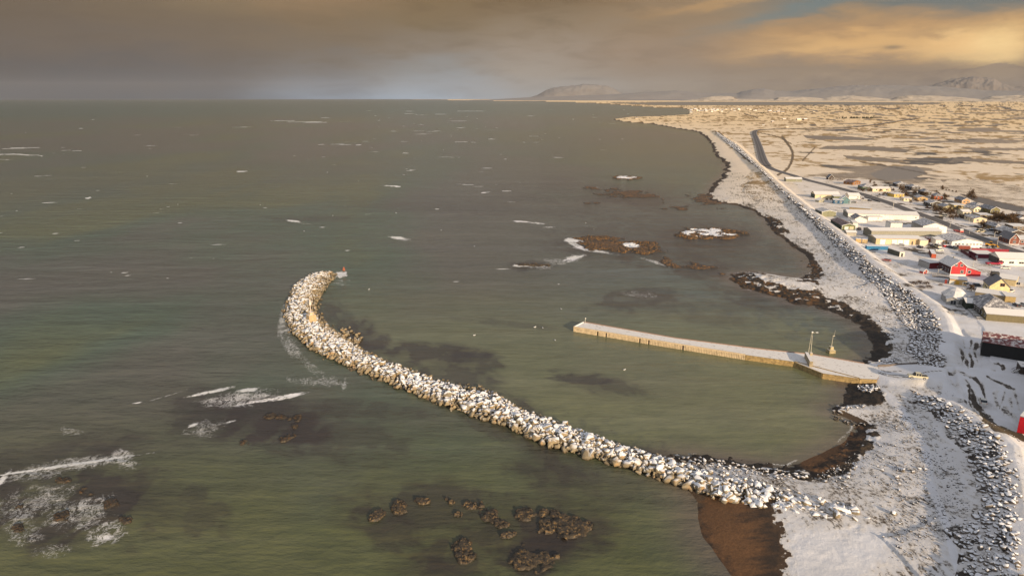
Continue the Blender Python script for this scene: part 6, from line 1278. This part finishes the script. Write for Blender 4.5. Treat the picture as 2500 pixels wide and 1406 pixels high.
# ---------------------------------------------------------------- far village, hedges
def far_things():
    rg = random.Random(4); wm = [mt(c) for c in (WH, CR, (0.5,0.42,0.3), (0.30,0.22,0.15))]; V = None; protos = []
    for k in range(4): 
        t = thing('far_house', (0,0,-50), 0); MB().box(-7,7,-4.5,4.5,-.5,4.5).build('wall', wm[k], t); MB().prism_x([(-5,4.5),(5,4.5),(0,7.5)], -7.4, 7.4).build('roof', SNOWROOF if k % 2 else THINROOF, t); protos.append([t, False])
    def put(px, py, s, lab, g):
        x, y, _ = P(px, py, 4); k = rg.randrange(4); pr = protos[k]
        if not pr[1]: t = pr[0]; pr[1] = True
        else: t = copy_tree(pr[0])
        t.location = (x, y, zground(x, y)); t.scale = (s, s, s); t.rotation_euler = (0, 0, rg.uniform(-.4, .4)); tag(t, lab, 'house', g)
    for k in range(64): 
        u = abs(rg.gauss(0, .45)); px = 1684+u*150; put(px, 266+rg.random()*9*(1-.5*min(1, u))+.5, rg.uniform(.7, 1.5), 'tiny pale house in the distant village on the headland', 'houses of the distant village')
    for px, py, s, lab in [(1879,274.5,1.6,'larger pale farm building beyond the plain, left one'),(1891,276,1.3,'pale farm building right of the larger one'),(1900,275.5,1.5,'pale farm building in the middle of the farm row'),(1910,276.5,1.4,'rightmost pale farm building of the row'),(1914,293.5,.9,'small white barn alone on the plain'),(1950,295,1.2,'pale long barn on the plain'),(1965,295,1.2,'dark ended barn on the plain'),(1986,274,1.0,'distant farm house in the field to the right'),(2107,264.5,1.4,'isolated white farm house far out on the plain'),(1554,290.8,.9,'low hut on the sand spit'),(1886,299.5,.8,'tiny hut near the road junction'),(1864,307,.6,'dark field hut left of the bend'),(1922,311.5,.5,'dark field hut right of the bend')]: put(px, py, s, lab, None)
    for n_, (x0, x1, y0, h, lab, cat) in enumerate([(2047,2138,290,11,'long dark windbreak of conifers on the plain','windbreak'),(2022,2070,269,9,'thin dark shelter belt beyond the farm row','shelter belt'),(2330,2378,260.5,13,'dark distant plantation on the right of the plain','plantation'),(2400,2420,260.8,10,'small distant plantation at the far right','plantation'),(1852,1878,277,7,'dark garden trees around the farm row','grove'),(2204,2238,248.6,26,'far wooded patch below the right hills','wood'),(2340,2400,248.8,26,'far wooded patch at the right end of the hills','wood')]):
        # a line of small conifers, too far off to tell apart
        V = []; F = []
        a = P(x0, y0, 4); b = P(x1, y0-.4, 4); n = 46
        for k in range(n):
            t_ = rg.random(); x = a[0]+(b[0]-a[0])*t_; y = a[1]+(b[1]-a[1])*t_+rg.uniform(-1, 1)*h*1.5; hh = h*rg.uniform(.55, 1.1); w = hh*rg.uniform(.28, .5); z = 3.0
            for lv in range(2):
                o = len(V); q = 5; zb = z+hh*.12+lv*hh*.35; zt = z+hh*(.7+.3*lv); ww = w*(1-.35*lv)
                V += [(x+ww*math.cos(i*6.283/q)*rg.uniform(.7,1.2), y+ww*math.sin(i*6.283/q)*rg.uniform(.7,1.2), zb) for i in range(q)]+[(x, y, zt)]; F += [(o+i, o+(i+1) % q, o+q) for i in range(q)]
        o = np_mesh(cat.replace(' ', '_'), np.array(V), np.array(F), TWD); tag(o, lab, None, kind='stuff')
TWD = twig_mat('dark_conifers', (0.035,0.032,0.018), (0.08,0.065,0.03))
far_things()
def gulls():
    m0 = mt((.8,.8,.8)); V = None; first = None
    for (px, py, lab) in [(1306,799,'left gull of the pair resting left of the pier head'),(1325,801,'right gull of the pair resting left of the pier head'),(1355,831,'lone gull on the water below the pier head'),(1524.5,903,'gull on the water below the middle of the pier'),(1370,755,'gull farthest out, above the pier head'),(1430,545,'white gull over the bay near the two skerries'),(901,707,'gull on the harbour water right of the breakwater tip'),(1158,819,'gull on the open harbour water')]:
        x, y, _ = P(px, py, 0)
        if first is None:
            t = thing('gull', (x,y,.05), .5, lab, 'gull', 'gulls resting on the harbour water'); MB().prism_y([(-.45,0),(.3,0),(.42,.12),(.2,.26),(-.3,.24),(-.6,.2)], -.16, .16).build('body', m0, t, .04); MB().prism_y([(.25,.2),(.45,.2),(.6,.3),(.45,.42),(.3,.4)], -.08, .08).build('head', m0, t, .03); first = t
            MB().prism_y([(-.5,.2),(.2,.2),(.1,.3),(-.6,.26)], -.22, .22).build('wings', mt((.45,.45,.46)), t)
        else: t = copy_tree(first); t.location = (x, y, .05); t.rotation_euler = (0,0,px % 6); t['label'] = lab; t.scale = (.9,.9,.9)
gulls()
# ================================================================ HILLS
def hill(name, prof, dist, depth, mat, label, seed, rough=1.0, n=260, m_=40):
    """prof: (px, ytop) skyline points; ridge at the given distance"""
    pa = [dirang(p, 240)[0] for p, _ in prof]; az = np.linspace(pa[0], pa[-1], n); px = 1250+FPX/cp*np.tan(az)*1.0
    hts = np.interp(az, pa, [max(0, (240.5-y))/FPX*dist*1.02+CAMH*0 for _, y in prof])
    v = np.linspace(0, 1, m_); A, Vv = np.meshgrid(az, v); Rr_ = dist+(Vv-.5)*depth; X = np.sin(A)*Rr_; Y = np.cos(A)*Rr_
    env = np.sin(np.pi*np.clip(Vv, 0, 1))**.8; H = hts[None]*env; s = depth/6
    H = H*(1+rough*.5*(fbm(X/s, Y/s, seed, 6)-.5)*2*(1-.6*env))+H*rough*.10*(fbm(X/(s*.2), Y/(s*.2), seed+5, 4)-.5)*2
    i = np.arange(m_-1)[:, None]*n+np.arange(n-1)[None]; F = np.stack([i, i+1, i+n+1, i+n], -1).reshape(-1, 4)[:, ::-1]
    o = np_mesh(name, np.stack([X.ravel(), Y.ravel(), H.ravel()-2], 1), F, mat, smooth=True); tag(o, label, kind='structure')
def hill_mat(name, rock, snowc, lo, hi, sc):
    ma, nt, b = new_mat(name); node, plug, m, mix, noise, mapr, scalev = NT(nt); geo = node('ShaderNodeNewGeometry'); pos = geo.outputs['Position']
    sep = node('ShaderNodeSeparateXYZ'); plug(sep.inputs[0], geo.outputs['Normal']); n = noise(pos, sc, 7, .65)
    k = mapr(m('ADD', sep.outputs[2], m('MULTIPLY', m('SUBTRACT', n, .5), .5)), lo, hi); plug(b.inputs['Base Color'], mix(k, rock, snowc)); b.inputs['Roughness'].default_value = .9; return ma
HM1 = hill_mat('far_hills_hazed', (0.20,0.18,0.165), (0.26,0.24,0.225), .80, .98, .0012); HM3 = hill_mat('mountain_hazed', (0.20,0.17,0.15), (0.235,0.205,0.18), .80, .98, .0009); HM2 = hill_mat('snowy_escarpment', (0.16,0.12,0.085), (0.60,0.50,0.38), .86, 1.0, .004)  # far hills and mountain: cloud shade and haze painted in as dim tones
hill('hills', [(1290,236),(1312,230),(1330,221),(1352,214),(1385,209),(1420,207),(1450,207.5),(1478,210),(1498,217),(1515,226),(1540,234)], 42000, 5000, HM1, 'flat topped table mountain far across the bay', 3, .5)
hill('hills', [(1180,240),(1300,234),(1500,228),(1560,223),(1650,221),(1720,225),(1800,226),(1810,222),(1835,217),(1865,216),(1890,221),(1930,222),(2000,216),(2080,210.5),(2180,211),(2280,214),(2400,222),(2600,226)], 36000, 6000, HM1, 'long pale snowy upland along the horizon', 9, .6, 400)
hill('hills', [(2230,226),(2262,212),(2290,205),(2320,201),(2345,199),(2365,196),(2385,198),(2402,201),(2420,204),(2440,212),(2470,216),(2600,214),(2700,222)], 40000, 6500, HM3, 'rugged snowy mountain rising into cloud at right', 21, 1.0, 300)
hill('hills', [(1650,241),(1700,236),(1735,230),(1770,229.5),(1790,231),(1800,236),(1860,236.5),(1890,236),(1900,232),(1960,231.5),(2010,235),(2030,232),(2080,230),(2130,232),(2175,236),(2190,232),(2215,229.5),(2280,230),(2340,232),(2395,236),(2420,231),(2480,229),(2560,228),(2750,230)], 24000, 2500, HM2, 'low cliff edged foothills with snow beyond the plain', 33, 1.0, 420)
hill('hills', [(1110,241.5),(1140,240),(1160,238.8),(1250,239.5),(1400,238),(1600,237),(1800,238),(2100,238.5),(2600,238)], 30000, 2500, HM1, 'low far shoreland under the upland', 43, .8, 300)
# ================================================================ HAZE
def haze():
    o = MB().box(-62000, 95000, -3000, 66000, -4.5, 1450).build('haze', None or mt((1,1,1))); o.data.materials.clear()
    ma = bpy.data.materials.new('haze_air'); ma.use_nodes = True; nt = ma.node_tree; nt.nodes.clear()
    v = nt.nodes.new('ShaderNodeVolumePrincipled'); v.inputs['Color'].default_value = (0.56, 0.56, 0.59, 1); v.inputs['Density'].default_value = 0.7e-5; v.inputs['Anisotropy'].default_value = 0.0
    out = nt.nodes.new('ShaderNodeOutputMaterial'); nt.links.new(v.outputs[0], out.inputs['Volume']); o.data.materials.append(ma); tag(o, 'thin pale air haze over the sea and plain', kind='stuff')
if HAZE: haze()
